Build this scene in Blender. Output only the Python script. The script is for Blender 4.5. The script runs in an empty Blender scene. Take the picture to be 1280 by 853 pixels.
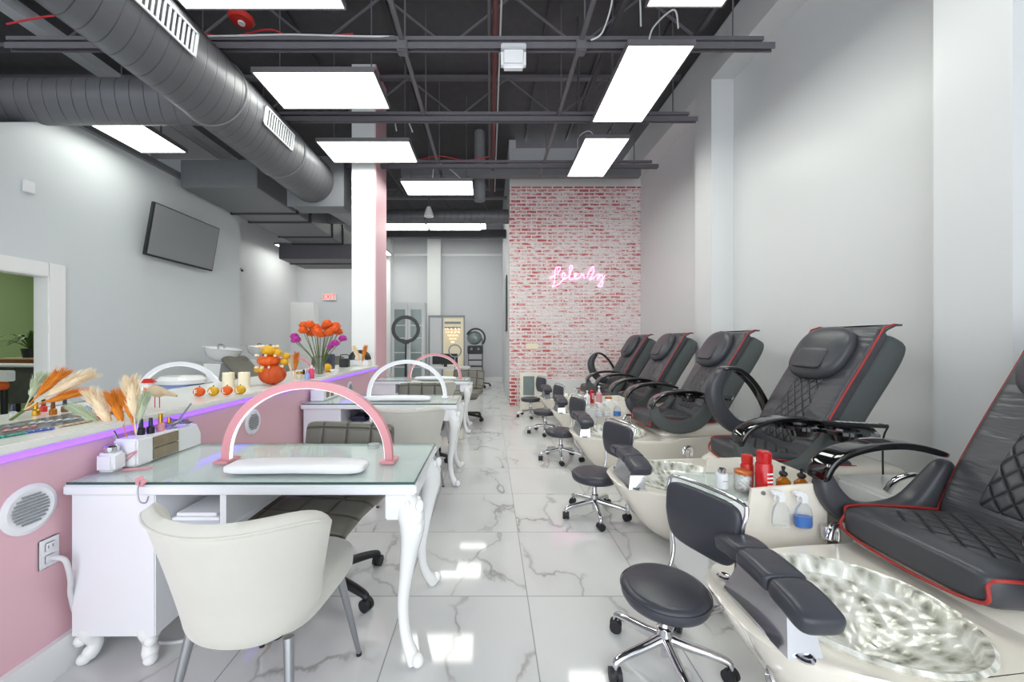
import bpy, bmesh, math, random
from mathutils import Vector, Matrix
random.seed(7)
R = math.radians
PI = math.pi
sc = bpy.context.scene
col = sc.collection

# ---------------------------------------------------------------- camera, world, light, exposure
cam = bpy.data.cameras.new('camera')
cam.lens = 13.5; cam.sensor_width = 36; cam.shift_x = 0.0219; cam.shift_y = 0.0
cam.clip_start = 0.02
camo = bpy.data.objects.new('camera', cam); col.objects.link(camo)
camo.location = (0, 0, 1.33); camo.rotation_euler = (R(90), 0, 0)
sc.camera = camo
wd = bpy.data.worlds.new('world'); sc.world = wd; wd.use_nodes = True
bg = wd.node_tree.nodes['Background']
bg.inputs[0].default_value = (0.90, 0.96, 1.0, 1); bg.inputs[1].default_value = 2.1
PANEL = 6.4          # strength of the ceiling troffers
sc.view_settings.view_transform = 'Standard'; sc.view_settings.look = 'None'
sc.view_settings.exposure = 0.64; sc.view_settings.gamma = 1.0
try: sc.view_settings.use_curve_mapping = False
except Exception: pass

# ---------------------------------------------------------------- materials
def lin(h):
    h = h.lstrip('#'); v = [int(h[i:i+2], 16)/255 for i in (0, 2, 4)]
    return tuple((c/12.92 if c <= .04045 else ((c+.055)/1.055)**2.4) for c in v) + (1,)
class NT:
    def __init__(s, name):
        s.m = bpy.data.materials.new(name); s.m.use_nodes = True
        s.t = s.m.node_tree; s.b = s.t.nodes['Principled BSDF']
    def n(s, typ, **kw):
        nd = s.t.nodes.new(typ)
        for k, v in kw.items():
            if k.startswith('i_'):
                key = k[2:]; key = int(key) if key.isdigit() else key
                nd.inputs[key].default_value = v
            else: setattr(nd, k, v)
        return nd
    def l(s, a, b): s.t.links.new(a, b)
    def math(s, op, a, b=None, c=None):
        nd = s.n('ShaderNodeMath', operation=op)
        for i, v in enumerate((a, b, c)):
            if v is None: continue
            if hasattr(v, 'links'): s.l(v, nd.inputs[i])
            else: nd.inputs[i].default_value = v
        return nd.outputs[0]
    def mix(s, f, a, b):
        nd = s.n('ShaderNodeMix', data_type='RGBA')
        for i, v in ((0, f), (6, a), (7, b)):
            if hasattr(v, 'links'): s.l(v, nd.inputs[i])
            else: nd.inputs[i].default_value = v
        return nd.outputs[2]
    def ramp(s, f, stops):
        nd = s.n('ShaderNodeValToRGB'); s.l(f, nd.inputs[0]); e = nd.color_ramp.elements
        while len(e) < len(stops): e.new(.5)
        for i, (p, c) in enumerate(stops): e[i].position = p; e[i].color = c
        return nd.outputs[0]
    def bump(s, h, strength=.3, dist=.01):
        nd = s.n('ShaderNodeBump'); nd.inputs['Strength'].default_value = strength
        nd.inputs['Distance'].default_value = dist; s.l(h, nd.inputs['Height']); s.l(nd.outputs[0], s.b.inputs['Normal'])
    def coord(s): return s.n('ShaderNodeTexCoord').outputs['Object']
    def sep(s, v):
        nd = s.n('ShaderNodeSeparateXYZ'); s.l(v, nd.inputs[0]); return nd.outputs
    def noise(s, v, scale, detail=3, rough=.5):
        nd = s.n('ShaderNodeTexNoise'); nd.inputs['Scale'].default_value = scale
        nd.inputs['Detail'].default_value = detail; nd.inputs['Roughness'].default_value = rough
        if v is not None: s.l(v, nd.inputs['Vector'])
        return nd.outputs['Fac']
def mat(name, c, rough=.5, metal=0, var=.06, scale=6, bump=0, bscale=60, trans=0, ior=1.45, coat=0, alpha=1, emit=None, es=0, spec=None, sheen=0):
    t = NT(name); b = t.b; c = lin(c)
    co = t.coord()
    if var > 0:
        f = t.noise(co, scale)
        d = tuple(x*(1-var) for x in c[:3])+(1,); u = tuple(min(1, x*(1+var)) for x in c[:3])+(1,)
        t.l(t.mix(f, d, u), b.inputs['Base Color'])
    else: b.inputs['Base Color'].default_value = c
    b.inputs['Roughness'].default_value = rough; b.inputs['Metallic'].default_value = metal
    b.inputs['IOR'].default_value = ior
    if trans: b.inputs['Transmission Weight'].default_value = trans
    if coat: b.inputs['Coat Weight'].default_value = coat; b.inputs['Coat Roughness'].default_value = .05
    if alpha < 1: b.inputs['Alpha'].default_value = alpha
    if sheen: b.inputs['Sheen Weight'].default_value = sheen
    if spec is not None: b.inputs['Specular IOR Level'].default_value = spec
    if emit: b.inputs['Emission Color'].default_value = lin(emit); b.inputs['Emission Strength'].default_value = es
    if bump: t.bump(t.noise(co, bscale, 4), bump, .01)
    return t.m
M = {}
M['wall'] = mat('wall_paint', '#d9dadb', .33, var=.015, scale=1.2, bump=.05, bscale=9)
M['wall_left'] = mat('left_wall_paint', '#d4d8db', .4, var=.015, scale=1.2, bump=.04, bscale=9)
M['wall_back'] = mat('back_wall_paint', '#d2d2d6', .5, var=.015)
M['trimw'] = mat('white_trim_paint', '#ececec', .35, var=.01)
M['pink'] = mat('pink_wall_paint', '#e3b7c0', .45, var=.02, scale=2, bump=.04, bscale=12)
M['green'] = mat('green_wall_paint', '#a3b588', .6, var=.04, scale=2)
M['black_ceiling'] = mat('black_ceiling_paint', '#555356', .8, var=.2, scale=8, bump=.3, bscale=40)
M['beam'] = mat('painted_steel', '#67646a', .5, var=.12, scale=10)
M['beam_dark'] = mat('dark_painted_steel', '#4b494d', .55, var=.12, scale=10)
M['plenum'] = mat('duct_board', '#77787c', .5, var=.08, scale=7, bump=.08, bscale=25)
M['plenum_flange'] = mat('duct_flange', '#3a3a3d', .5, var=.1)
M['glossy_white'] = mat('white_lacquer', '#eeeeee', .18, var=.01, coat=.3)
M['desk_white'] = mat('desk_white_laminate', '#e9eaee', .3, var=.012)
M['counter'] = mat('white_quartz', '#ecebe6', .16, var=.03, scale=5)
M['cream'] = mat('cream_fibreglass', '#efe8dc', .12, var=.04, scale=4, coat=.6)
M['velvet'] = mat('cream_velvet', '#c6c3ba', .9, var=.05, scale=9, bump=.08, bscale=35, sheen=.4)
M['taupe'] = mat('taupe_leather', '#6d6a60', .38, var=.08, scale=8, bump=.1, bscale=45)
M['leather'] = mat('black_leather', '#434449', .34, var=.1, scale=7, bump=.15, bscale=14)
def creased():
    t = NT('creased_black_leather'); b = t.b; co = t.coord()
    mp = t.n('ShaderNodeMapping'); mp.inputs['Scale'].default_value = (5, 2.2, 15); mp.inputs['Rotation'].default_value = (.35, 0, 0); t.l(co, mp.inputs[0])
    n = t.noise(mp.outputs[0], 1.3, 3, .45)
    t.l(t.mix(t.noise(co, 6), lin('#3c3d42'), lin('#4a4a50')), b.inputs['Base Color']); b.inputs['Roughness'].default_value = .33
    t.bump(n, .55, .03); return t.m
M['creased'] = creased()
M['stool_leather'] = mat('stool_vinyl', '#3d3e46', .33, var=.06, scale=7, bump=.05, bscale=50)
M['shell'] = mat('charcoal_fabric', '#565b5b', .75, var=.06, scale=30, bump=.1, bscale=150)
M['black_gloss'] = mat('black_gloss_plastic', '#0e0e10', .06, var=0, coat=.8)
M['black'] = mat('black_plastic', '#212124', .4, var=.08)
M['rubber'] = mat('caster_rubber', '#26262a', .55, var=.08)
M['piping'] = mat('red_piping', '#a8322f', .45, var=.05)
M['chrome'] = mat('chrome', '#d8d8dc', .08, 1, var=.02)
M['steel'] = mat('brushed_metal', '#a8aaae', .28, 1, var=.05)
M['plastic_white'] = mat('white_plastic', '#ececef', .3, var=.01)
M['grille_dark'] = mat('grille_gap', '#8b8f94', .6, var=.05)
M['pinkmetal'] = mat('pink_enamel', '#d6949b', .3, var=.02)
M['led'] = mat('white_led_strip', '#ffffff', .4, var=0, emit='#ffffff', es=.25)
M['purple'] = mat('purple_led', '#b58cff', .4, var=0, emit='#7440ff', es=1.3)
M['neon'] = mat('pink_neon', '#ffb0e8', .4, var=0, emit='#ff9ade', es=1.5)
M['panel'] = mat('light_diffuser', '#ffffff', .4, var=0, emit='#fbfff6', es=PANEL)
M['frame'] = mat('light_frame', '#8e8b90', .35, .6, var=.03)
M['orange'] = mat('orange', '#e2611f', .5, var=.15, scale=20)
M['orange_deep'] = mat('deep_orange', '#c8501c', .5, var=.15, scale=20)
M['yellow'] = mat('mustard', '#d9a51f', .5, var=.12, scale=20)
M['creamdry'] = mat('cream_pampas', '#f2dfc0', .8, var=.08, scale=30)
M['orangedry'] = mat('orange_pampas', '#e08a2c', .8, var=.1, scale=30)
M['sage'] = mat('sage_pampas', '#bfc9ac', .8, var=.1, scale=30)
M['stem'] = mat('stem_green', '#5f6b34', .6, var=.2, scale=30)
M['leaf'] = mat('leaf_green', '#3f5b22', .5, var=.25, scale=20)
M['magenta'] = mat('magenta_petal', '#b5379b', .6, var=.2, scale=40)
M['candle'] = mat('ivory_wax', '#f3e8cd', .45, var=.03)
M['redcan'] = mat('red_can', '#c41d22', .22, var=.04, coat=.4)
M['copper'] = mat('copper_lid', '#d07a45', .3, .6, var=.05)
M['cotton'] = mat('cotton', '#f2f0ec', .9, var=.04, scale=50, bump=.5, bscale=60)
M['amber'] = mat('amber_glass', '#c97a1c', .08, var=.05, trans=.55)
M['blueliq'] = mat('blue_cleaner', '#2a7fe0', .15, var=.03, trans=.2)
M['clear'] = mat('clear_plastic', '#f2f6fa', .06, var=0, trans=.9, ior=1.2, alpha=.5)
M['gold'] = mat('gold_cap', '#cf9f36', .25, .8, var=.05)
M['smoke'] = mat('smoky_acrylic', '#8d7f68', .12, var=.25, scale=30, coat=.4)
M['red'] = mat('red_lacquer', '#c8322a', .3, var=.08)
M['tan'] = mat('straw_tan', '#cdb89a', .8, var=.15, scale=40)
M['hot_pink'] = mat('hot_pink_gel', '#e8467a', .25, var=.05)
M['navy'] = mat('navy_cap', '#2c3148', .3, var=.05)
M['blue'] = mat('blue_plastic', '#9fb4e6', .4, var=.04)
M['teal'] = mat('teal_gel', '#2f9d92', .25, var=.05)
M['royal'] = mat('royal_blue_gel', '#3d62c8', .25, var=.05)
M['screen'] = mat('tv_screen', '#8c8e90', .25, var=.02, scale=1)
M['mirror'] = mat('mirror_glass', '#c8ccd0', .02, 1, var=0)
M['grey_wood'] = mat('grey_stone_panel', '#4a4b48', .6, var=.35, scale=14)
M['wood'] = mat('brown_wood', '#7a4b28', .5, var=.2, scale=12)
M['warm'] = mat('warm_crystal', '#f3dcc0', .2, var=.2, scale=40, emit='#ffd9a8', es=.5)
M['text_white'] = mat('white_print', '#f5f2ee', .5, var=0)
M['exit_red'] = mat('exit_sign_red', '#e04a40', .4, var=0, emit='#ff4a38', es=.9)
M['wire_white'] = mat('white_cable', '#d8d8da', .5, var=.02)
M['wire_red'] = mat('red_cable', '#b8323a', .5, var=.05)
M['pipe_red'] = mat('red_brown_pipe', '#6e3c3c', .5, var=.1)
M['flex'] = mat('grey_flex_duct', '#8d8f93', .5, var=.05)
M['cab_grey'] = mat('pale_grey_paint', '#c9cace', .4, var=.02)
M['glass_pane'] = mat('cabinet_glass', '#7f8b8a', .1, var=.05, coat=.3)

def glass_top():
    t = NT('green_tinted_glass'); b = t.b
    b.inputs['Base Color'].default_value = lin('#dcebe4'); b.inputs['Roughness'].default_value = .03
    b.inputs['Transmission Weight'].default_value = .0; b.inputs['Alpha'].default_value = .36
    b.inputs['Coat Weight'].default_value = .6; b.inputs['Specular IOR Level'].default_value = .8
    return t.m
M['glass'] = glass_top()
M['glass_edge'] = mat('glass_edge', '#3f5c55', .1, var=.03)

def crystal():
    t = NT('crackled_crystal_glass'); b = t.b; co = t.coord()
    v = t.n('ShaderNodeTexVoronoi'); v.inputs['Scale'].default_value = 26; v.feature = 'F1'
    mp = t.n('ShaderNodeMapping'); mp.inputs['Scale'].default_value = (1, 1, .45); t.l(co, mp.inputs[0]); t.l(mp.outputs[0], v.inputs['Vector'])
    f = t.noise(mp.outputs[0], 18, 5, .65)
    c = t.ramp(t.math('ADD', t.math('MULTIPLY', v.outputs['Distance'], .6), t.math('MULTIPLY', f, .8)),
               [(0.30, lin('#50534e')), (.47, lin('#96978c')), (.63, lin('#c9c8bc')), (.9, lin('#f4f4ee'))])
    t.l(c, b.inputs['Base Color']); b.inputs['Roughness'].default_value = .2; b.inputs['Coat Weight'].default_value = .45
    b.inputs['Metallic'].default_value = .1
    t.bump(v.outputs['Distance'], .45, .012)
    return t.m
M['crystal'] = crystal()

def quilt(name, ax, n=13, base='#434449'):
    t = NT(name); b = t.b; s = t.sep(t.coord())
    u = t.math('MULTIPLY', t.math('ADD', s[ax[0]], t.math('MULTIPLY', s[ax[1]], .75)), n)
    v = t.math('MULTIPLY', t.math('SUBTRACT', s[ax[0]], t.math('MULTIPLY', s[ax[1]], .75)), n)
    def ln(x): return t.math('MULTIPLY', t.math('ABSOLUTE', t.math('SUBTRACT', t.math('FRACT', x), .5)), 2)
    h = t.math('MINIMUM', t.math('SUBTRACT', 1, t.math('POWER', ln(u), 6)), t.math('SUBTRACT', 1, t.math('POWER', ln(v), 6)))
    c = t.mix(h, lin('#202024'), lin(base)); t.l(c, b.inputs['Base Color'])
    b.inputs['Roughness'].default_value = .36
    t.bump(h, .8, .012)
    return t.m
M['quilt_back'] = quilt('quilted_leather_back', (1, 2), 15)
M['quilt_seat'] = quilt('quilted_leather_seat', (0, 1), 13)

def tuft():
    t = NT('tufted_taupe_leather'); b = t.b; s = t.sep(t.coord())
    def ln(x): return t.math('POWER', t.math('MULTIPLY', t.math('ABSOLUTE', t.math('SUBTRACT', t.math('FRACT', x), .5)), 2), 10)
    h = t.math('SUBTRACT', 1, t.math('MAXIMUM', ln(t.math('MULTIPLY', s[0], 6.5)), ln(t.math('MULTIPLY', t.math('ADD', s[1], s[2]), 6.5))))
    t.l(t.mix(h, lin('#4a483f'), lin('#6d6a60')), b.inputs['Base Color']); b.inputs['Roughness'].default_value = .36
    t.bump(h, .8, .012); return t.m
M['tuft'] = tuft()

def duct_mat(name, axis, other, k, slant, c='#6b6b70'):
    t = NT(name); b = t.b; co = t.coord(); s = t.sep(co)
    x = t.math('MULTIPLY', t.math('ADD', s[axis], t.math('MULTIPLY', s[other], slant)), k)
    e = t.math('MULTIPLY', t.math('ABSOLUTE', t.math('SUBTRACT', t.math('FRACT', x), .5)), 2)
    g = t.math('SUBTRACT', 1, t.math('POWER', e, 30))
    base = t.mix(t.noise(co, 3, 3), lin('#5d5d62'), lin(c))
    t.l(t.mix(g, lin('#2a2a2e'), base), b.inputs['Base Color'])
    b.inputs['Roughness'].default_value = .42; b.inputs['Metallic'].default_value = .15
    t.bump(g, .6, .012); return t.m
M['duct_y'] = duct_mat('spiral_duct_long', 1, 0, 8.5, .45)
M['duct_x'] = duct_mat('spiral_duct_cross', 0, 1, 7.0, .45)

def floor_mat():
    t = NT('marble_floor_tile'); b = t.b; co = t.coord(); s = t.sep(co)
    X = t.math('DIVIDE', t.math('SUBTRACT', s[0], .197), .635); Y = t.math('DIVIDE', t.math('SUBTRACT', s[1], 2.0), .67)
    ids = t.n('ShaderNodeCombineXYZ'); t.l(t.math('FLOOR', X), ids.inputs[0]); t.l(t.math('FLOOR', Y), ids.inputs[1])
    wn = t.n('ShaderNodeTexWhiteNoise'); wn.noise_dimensions = '3D'; t.l(ids.outputs[0], wn.inputs['Vector'])
    off = t.n('ShaderNodeVectorMath', operation='SCALE'); t.l(wn.outputs['Color'], off.inputs[0]); off.inputs['Scale'].default_value = 9
    add = t.n('ShaderNodeVectorMath', operation='ADD'); t.l(co, add.inputs[0]); t.l(off.outputs[0], add.inputs[1])
    mp = t.n('ShaderNodeMapping'); mp.inputs['Rotation'].default_value = (0, 0, .6); mp.inputs['Scale'].default_value = (1, .62, 1); t.l(add.outputs[0], mp.inputs[0])
    nz = t.n('ShaderNodeTexNoise'); nz.inputs['Scale'].default_value = 2.6; nz.inputs['Detail'].default_value = 6; t.l(mp.outputs[0], nz.inputs['Vector'])
    ds = t.n('ShaderNodeVectorMath', operation='SCALE'); t.l(nz.outputs['Color'], ds.inputs[0]); ds.inputs['Scale'].default_value = .55
    a2 = t.n('ShaderNodeVectorMath', operation='ADD'); t.l(mp.outputs[0], a2.inputs[0]); t.l(ds.outputs[0], a2.inputs[1])
    vo = t.n('ShaderNodeTexVoronoi'); vo.feature = 'DISTANCE_TO_EDGE'; vo.inputs['Scale'].default_value = 1.9; t.l(a2.outputs[0], vo.inputs['Vector'])
    vein = t.math('SUBTRACT', 1, t.math('SMOOTH_MIN', t.math('MULTIPLY', vo.outputs['Distance'], 38), 1, .2))
    vein = t.math('MAXIMUM', vein, 0)
    msk = t.ramp(t.noise(add.outputs[0], 1.7, 3), [(.44, (0, 0, 0, 1)), (.62, (1, 1, 1, 1))])
    vein = t.math('MULTIPLY', vein, msk)
    soft = t.math('MULTIPLY', t.math('MAXIMUM', t.math('SUBTRACT', 1, t.math('MULTIPLY', vo.outputs['Distance'], 7)), 0), .22)
    cl = t.mix(t.noise(add.outputs[0], 1.3, 4), lin('#cfcfd0'), lin('#dddcdb'))
    c = t.mix(t.math('MULTIPLY', soft, msk), cl, lin('#a9a7a8'))
    c = t.mix(t.math('MULTIPLY', vein, .75), c, lin('#8d8784'))
    def gr(x, w): return t.math('LESS_THAN', t.math('SUBTRACT', .5, t.math('ABSOLUTE', t.math('SUBTRACT', t.math('FRACT', x), .5))), w)
    g = t.math('MAXIMUM', gr(X, .0042), gr(Y, .004))
    t.l(t.mix(g, c, lin('#8f8f90')), b.inputs['Base Color'])
    t.l(t.math('ADD', .06, t.math('MULTIPLY', g, .5)), b.inputs['Roughness'])
    b.inputs['Specular IOR Level'].default_value = .6
    return t.m
M['floor'] = floor_mat()

def brick_mat():
    t = NT('whitewashed_red_brick'); b = t.b; co = t.coord(); s = t.sep(co)
    cv = t.n('ShaderNodeCombineXYZ'); t.l(s[0], cv.inputs[0]); t.l(s[2], cv.inputs[1])
    br = t.n('ShaderNodeTexBrick'); t.l(cv.outputs[0], br.inputs['Vector'])
    br.inputs['Scale'].default_value = 1; br.inputs['Brick Width'].default_value = .215; br.inputs['Row Height'].default_value = .073
    br.inputs['Mortar Size'].default_value = .017; br.inputs['Mortar Smooth'].default_value = .5
    br.inputs['Color1'].default_value = (1, 1, 1, 1); br.inputs['Color2'].default_value = (.55, .55, .55, 1); br.inputs['Mortar'].default_value = (0, 0, 0, 1)
    mp = t.n('ShaderNodeMapping'); mp.inputs['Scale'].default_value = (1, 1, 3.2); t.l(co, mp.inputs[0])
    n1 = t.noise(mp.outputs[0], 11, 5, .7); n2 = t.noise(co, 1.1, 2)
    f = t.math('ADD', t.math('MULTIPLY', n1, 1.0), t.math('MULTIPLY', t.math('SUBTRACT', n2, .5), .3))
    # the unpainted left and right ends and top course keep more of the red
    top = t.math('GREATER_THAN', s[2], 4.43); 
    f = t.math('ADD', f, t.math('MULTIPLY', top, .2))
    f = t.math('ADD', f, t.math('MULTIPLY', t.math('GREATER_THAN', t.math('ADD', s[2], n2), 3.3), .05))
    low = t.math('MULTIPLY', t.math('LESS_THAN', s[0], .56), t.math('LESS_THAN', t.math('ADD', s[2], t.math('MULTIPLY', n1, 1.2)), 1.15))
    f = t.math('ADD', f, t.math('MULTIPLY', low, .3))
    red = t.ramp(t.math('MULTIPLY', f, t.math('ADD', .62, t.math('MULTIPLY', br.outputs['Color'], .42))), [(.44, (0, 0, 0, 1)), (.6, (1, 1, 1, 1))])
    red = t.math('MULTIPLY', red, t.math('SUBTRACT', 1, br.outputs['Fac']))
    rc = t.mix(t.noise(co, 5, 3), lin('#c03c3c'), lin('#cf6264'))
    t.l(t.mix(red, lin('#f1e6e5'), rc), b.inputs['Base Color'])
    b.inputs['Roughness'].default_value = .75
    t.bump(t.math('SUBTRACT', t.math('MULTIPLY', n1, .4), br.outputs['Fac']), .8, .02)
    return t.m
M['brick'] = brick_mat()

def vent_mat(name, ax, k, a='#d8d8da', bb='#4a4a50'):
    t = NT(name); s = t.sep(t.coord())
    e = t.math('GREATER_THAN', t.math('FRACT', t.math('MULTIPLY', s[ax], k)), .5)
    t.l(t.mix(e, lin(bb), lin(a)), t.b.inputs['Base Color']); t.b.inputs['Roughness'].default_value = .5
    t.bump(e, .6, .01); return t.m
M['vent_grey'] = vent_mat('duct_grille_bars', 1, 26)

# ---------------------------------------------------------------- mesh builder
class MB:
    def __init__(s): s.bm = bmesh.new()
    def box(s, x0, x1, y0, y1, z0, z1, bev=0, seg=2, rot=None):
        g = bmesh.ops.create_cube(s.bm, size=1)['verts']
        m = Matrix.Translation(((x0+x1)/2, (y0+y1)/2, (z0+z1)/2)) @ (rot or Matrix.Identity(4)) @ Matrix.Diagonal((abs(x1-x0), abs(y1-y0), abs(z1-z0), 1))
        bmesh.ops.transform(s.bm, matrix=m, verts=g)
        if bev:
            es = list({e for v in g for e in v.link_edges})
            bmesh.ops.bevel(s.bm, geom=es, offset=bev, segments=seg, affect='EDGES', clamp_overlap=True)
        return s
    def rings(s, rs, closed=False, cap=True):
        vs = [[s.bm.verts.new(p) for p in r] for r in rs]; n = len(vs[0]); m = len(vs)
        for i in range(m if closed else m-1):
            a = vs[i]; b = vs[(i+1) % m]
            for j in range(n):
                k = (j+1) % n
                try: s.bm.faces.new((a[j], a[k], b[k], b[j]))
                except ValueError: pass
        if cap and not closed:
            for r in (vs[0][::-1], vs[-1]):
                try: s.bm.faces.new(r)
                except ValueError: pass
        return s
    def tube(s, pts, r, n=10, closed=False, sect=None, up=(0, 0, 1)):
        pts = [Vector(p) for p in pts]; m = len(pts)
        rr = r if isinstance(r, (list, tuple)) else [r]*m
        out = []; ref = Vector(up); prev = None
        for i, p in enumerate(pts):
            if closed: d = pts[(i+1) % m]-pts[i-1]
            else: d = pts[min(i+1, m-1)]-pts[max(i-1, 0)]
            if d.length < 1e-9: d = Vector((0, 0, 1))
            d.normalize()
            if prev is None:
                a = ref if abs(d.dot(ref)) < .95 else Vector((1, 0, 0))
                u = (a - d*a.dot(d)).normalized()
            else:
                u = prev - d*prev.dot(d)
                u = u.normalized() if u.length > 1e-6 else prev
            prev = u; v = d.cross(u)
            if sect:
                ring = [p + u*(a*rr[i]) + v*(b*rr[i]) for a, b in sect]
            else:
                ring = [p + (u*math.cos(2*PI*j/n)+v*math.sin(2*PI*j/n))*rr[i] for j in range(n)]
            out.append(ring)
        return s.rings(out, closed)
    def cyl(s, p0, p1, r0, r1=None, n=16):
        return s.tube([p0, p1], [r0, r0 if r1 is None else r1], n)
    def lathe(s, prof, c=(0, 0, 0), n=24, M4=None, sy=1.0):
        rs = []
        for r, z in prof:
            ring = []
            for j in range(n):
                a = 2*PI*j/n; p = Vector((max(r, 1e-4)*math.cos(a), max(r, 1e-4)*sy*math.sin(a), z))
                if M4: p = M4 @ p
                ring.append(p+Vector(c))
            rs.append(ring)
        return s.rings(rs)
    def ell(s, c, rx, ry, rz, n=16, m=10, rot=None, lobes=0, depth=0):
        rs = []
        for i in range(m+1):
            t = PI*i/m; ring = []
            for j in range(n):
                a = 2*PI*j/n
                q = 1 - depth*abs(math.sin(a*lobes/2))**.5*0 - depth*(abs(math.cos(a*lobes/2))**6) if lobes else 1
                st = max(math.sin(t), 1e-3)
                p = Vector((rx*q*st*math.cos(a), ry*q*st*math.sin(a), -rz*math.cos(t)))
                if rot: p = rot @ p
                ring.append(p+Vector(c))
            rs.append(ring)
        return s.rings(rs)
    def prism(s, poly, fn, a, b):
        """poly: 2D points, fn(u, v, w) -> xyz, extruded w from a to b"""
        return s.rings([[fn(u, v, a) for u, v in poly], [fn(u, v, b) for u, v in poly]])
    def pad(s, prof, hw, th, fn, e=.45, n=28, m=22, pe=6, off=0, wfn=None, p_w=None):
        """pillow lofted along a 2D profile; fn(u, v, w) -> xyz"""
        L = [0]
        for i in range(1, len(prof)): L.append(L[-1]+math.dist(prof[i], prof[i-1]))
        T = L[-1]
        def at(q):
            q = max(0, min(T, q))
            for i in range(1, len(prof)):
                if q <= L[i] or i == len(prof)-1:
                    k = (q-L[i-1])/max(1e-9, L[i]-L[i-1])
                    return [prof[i-1][c]+(prof[i][c]-prof[i-1][c])*k for c in (0, 1)]
        rs = []
        for i in range(m+1):
            q = .5-.5*math.cos(PI*i/m); q0 = min(max(q, .0008), .9992)
            f = max((1-abs(2*q0-1)**pe), 0)**(1/pe)
            fw = max((1-abs(2*q0-1)**(p_w or pe*2)), 0)**(1/(p_w or pe*2))
            p = at(q*T); a = at(q*T-T*.04); b = at(q*T+T*.04)
            dx, dy = b[0]-a[0], b[1]-a[1]; l = math.hypot(dx, dy) or 1; nx, ny = -dy/l, dx/l
            w = hw*(wfn(q) if wfn else 1)*fw
            t_ = th*f; ring = []
            for j in range(n):
                an = 2*PI*j/n; ca, sa = math.cos(an), math.sin(an)
                y = w*math.copysign(abs(ca)**e, ca); d = t_*math.copysign(abs(sa)**e, sa)+off
                ring.append(fn(p[0]+nx*d, p[1]+ny*d, y))
            rs.append(ring)
        return s.rings(rs)
    def xf(s, m): bmesh.ops.transform(s.bm, matrix=m, verts=s.bm.verts); return s
    def build(s, name, m, parent=None, org=(0, 0, 0), smooth=True, ang=40, sub=0):
        bm = s.bm
        bmesh.ops.translate(bm, verts=bm.verts, vec=-Vector(org))
        bmesh.ops.recalc_face_normals(bm, faces=bm.faces)
        me = bpy.data.meshes.new(name); bm.to_mesh(me); bm.free()
        if smooth:
            for p in me.polygons: p.use_smooth = True
            try: me.set_sharp_from_angle(angle=R(ang))
            except Exception: pass
        ms = m if isinstance(m, (list, tuple)) else [m]
        for q in ms: me.materials.append(M[q])
        o = bpy.data.objects.new(name, me); col.objects.link(o)
        if parent: o.parent = parent
        elif any(abs(v) > 0 for v in org): o.location = org
        if sub:
            md = o.modifiers.new('s', 'SUBSURF'); md.levels = sub; md.render_levels = sub
        return o
XZ = lambda u, v, w: Vector((u, w, v))      # profile in XZ, width along Y
YZ = lambda u, v, w: Vector((w, u, v))      # profile in YZ, width along X
XY = lambda u, v, w: Vector((u, v, w))
def tag(o, label, cat, group=None):
    o['label'] = label; o['category'] = cat
    if group: o['group'] = group
    elif 'group' in o: del o['group']
    return o
def thing(name, label, cat, loc, rz=0, group=None):
    o = bpy.data.objects.new(name, None); col.objects.link(o); o.empty_display_size = .1
    o.location = loc; o.rotation_euler = (0, 0, rz); return tag(o, label, cat, group)
KIDS = {}
def dup(o, loc=None, rz=None, label=None, cat=None, group=None, parent=None):
    ch = [c for c in bpy.data.objects if c.parent == o]
    c = o.copy(); col.objects.link(c)
    if parent: c.parent = parent
    if loc is not None: c.location = loc
    if rz is not None: c.rotation_euler = (0, 0, rz)
    if label: c['label'] = label
    if group: c['group'] = group
    for k in ch: dup(k, parent=c)
    return c
def struct(o): o['kind'] = 'structure'; return o
def sbox(name, m, *a, bev=0): return struct(MB().box(*a, bev=bev).build(name, m, smooth=bev > 0))
def arc(c, r, a0, a1, n, fn=None, ry=None):
    ry = ry or r
    return [(c[0]+r*math.cos(R(a0+(a1-a0)*i/n)), c[1]+ry*math.sin(R(a0+(a1-a0)*i/n))) for i in range(n+1)]
def smooth(pts, n=6):
    pts = [Vector(p) for p in pts]; out = []
    for i in range(len(pts)-1):
        p0 = pts[max(i-1, 0)]; p1 = pts[i]; p2 = pts[i+1]; p3 = pts[min(i+2, len(pts)-1)]
        for k in range(n):
            t = k/n
            out.append(.5*((2*p1)+(-p0+p2)*t+(2*p0-5*p1+4*p2-p3)*t*t+(-p0+3*p1-3*p2+p3)*t**3))
    out.append(pts[-1]); return out
def smooth2(p, n=6): return [(q.x, q.y) for q in smooth([(a, b, 0) for a, b in p], n)]
def text(name, s, size, m, parent, loc, rot, depth=.003, label=None):
    cu = bpy.data.curves.new(name, 'FONT'); cu.body = s; cu.size = size; cu.extrude = depth; cu.align_x = 'CENTER'; cu.align_y = 'CENTER'
    tmp = bpy.data.objects.new('tmp', cu); col.objects.link(tmp)
    me = bpy.data.meshes.new_from_object(tmp.evaluated_get(bpy.context.evaluated_depsgraph_get()))
    bpy.data.objects.remove(tmp); me.materials.clear(); me.materials.append(M[m])
    o = bpy.data.objects.new(name, me); col.objects.link(o); o.parent = parent; o.location = loc; o.rotation_euler = rot
    return o

# ================================================================ SETTING
XL, XR, YB = -4.70, 3.10, 12.5
CEIL = 5.55
sbox('floor', 'floor', -8.6, 3.4, -3.0, 12.7, -.1, 0)
sbox('ceiling', 'black_ceiling', -8.6, 3.4, -3.0, 12.7, CEIL, CEIL+.12)
sbox('wall_right', 'wall', XR, XR+.25, -3.0, 12.7, 0, CEIL)
for i, (a, b) in enumerate(((-.75, -.37), (2.07, 2.44), (4.88, 5.27))):
    sbox('trim_%d' % (i+1), 'wall', 2.82, XR, a, b, 0, 4.66)
sbox('trim_5', 'wall', 2.82, XR, -3, 7.88, 4.66, 5.15)
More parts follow.
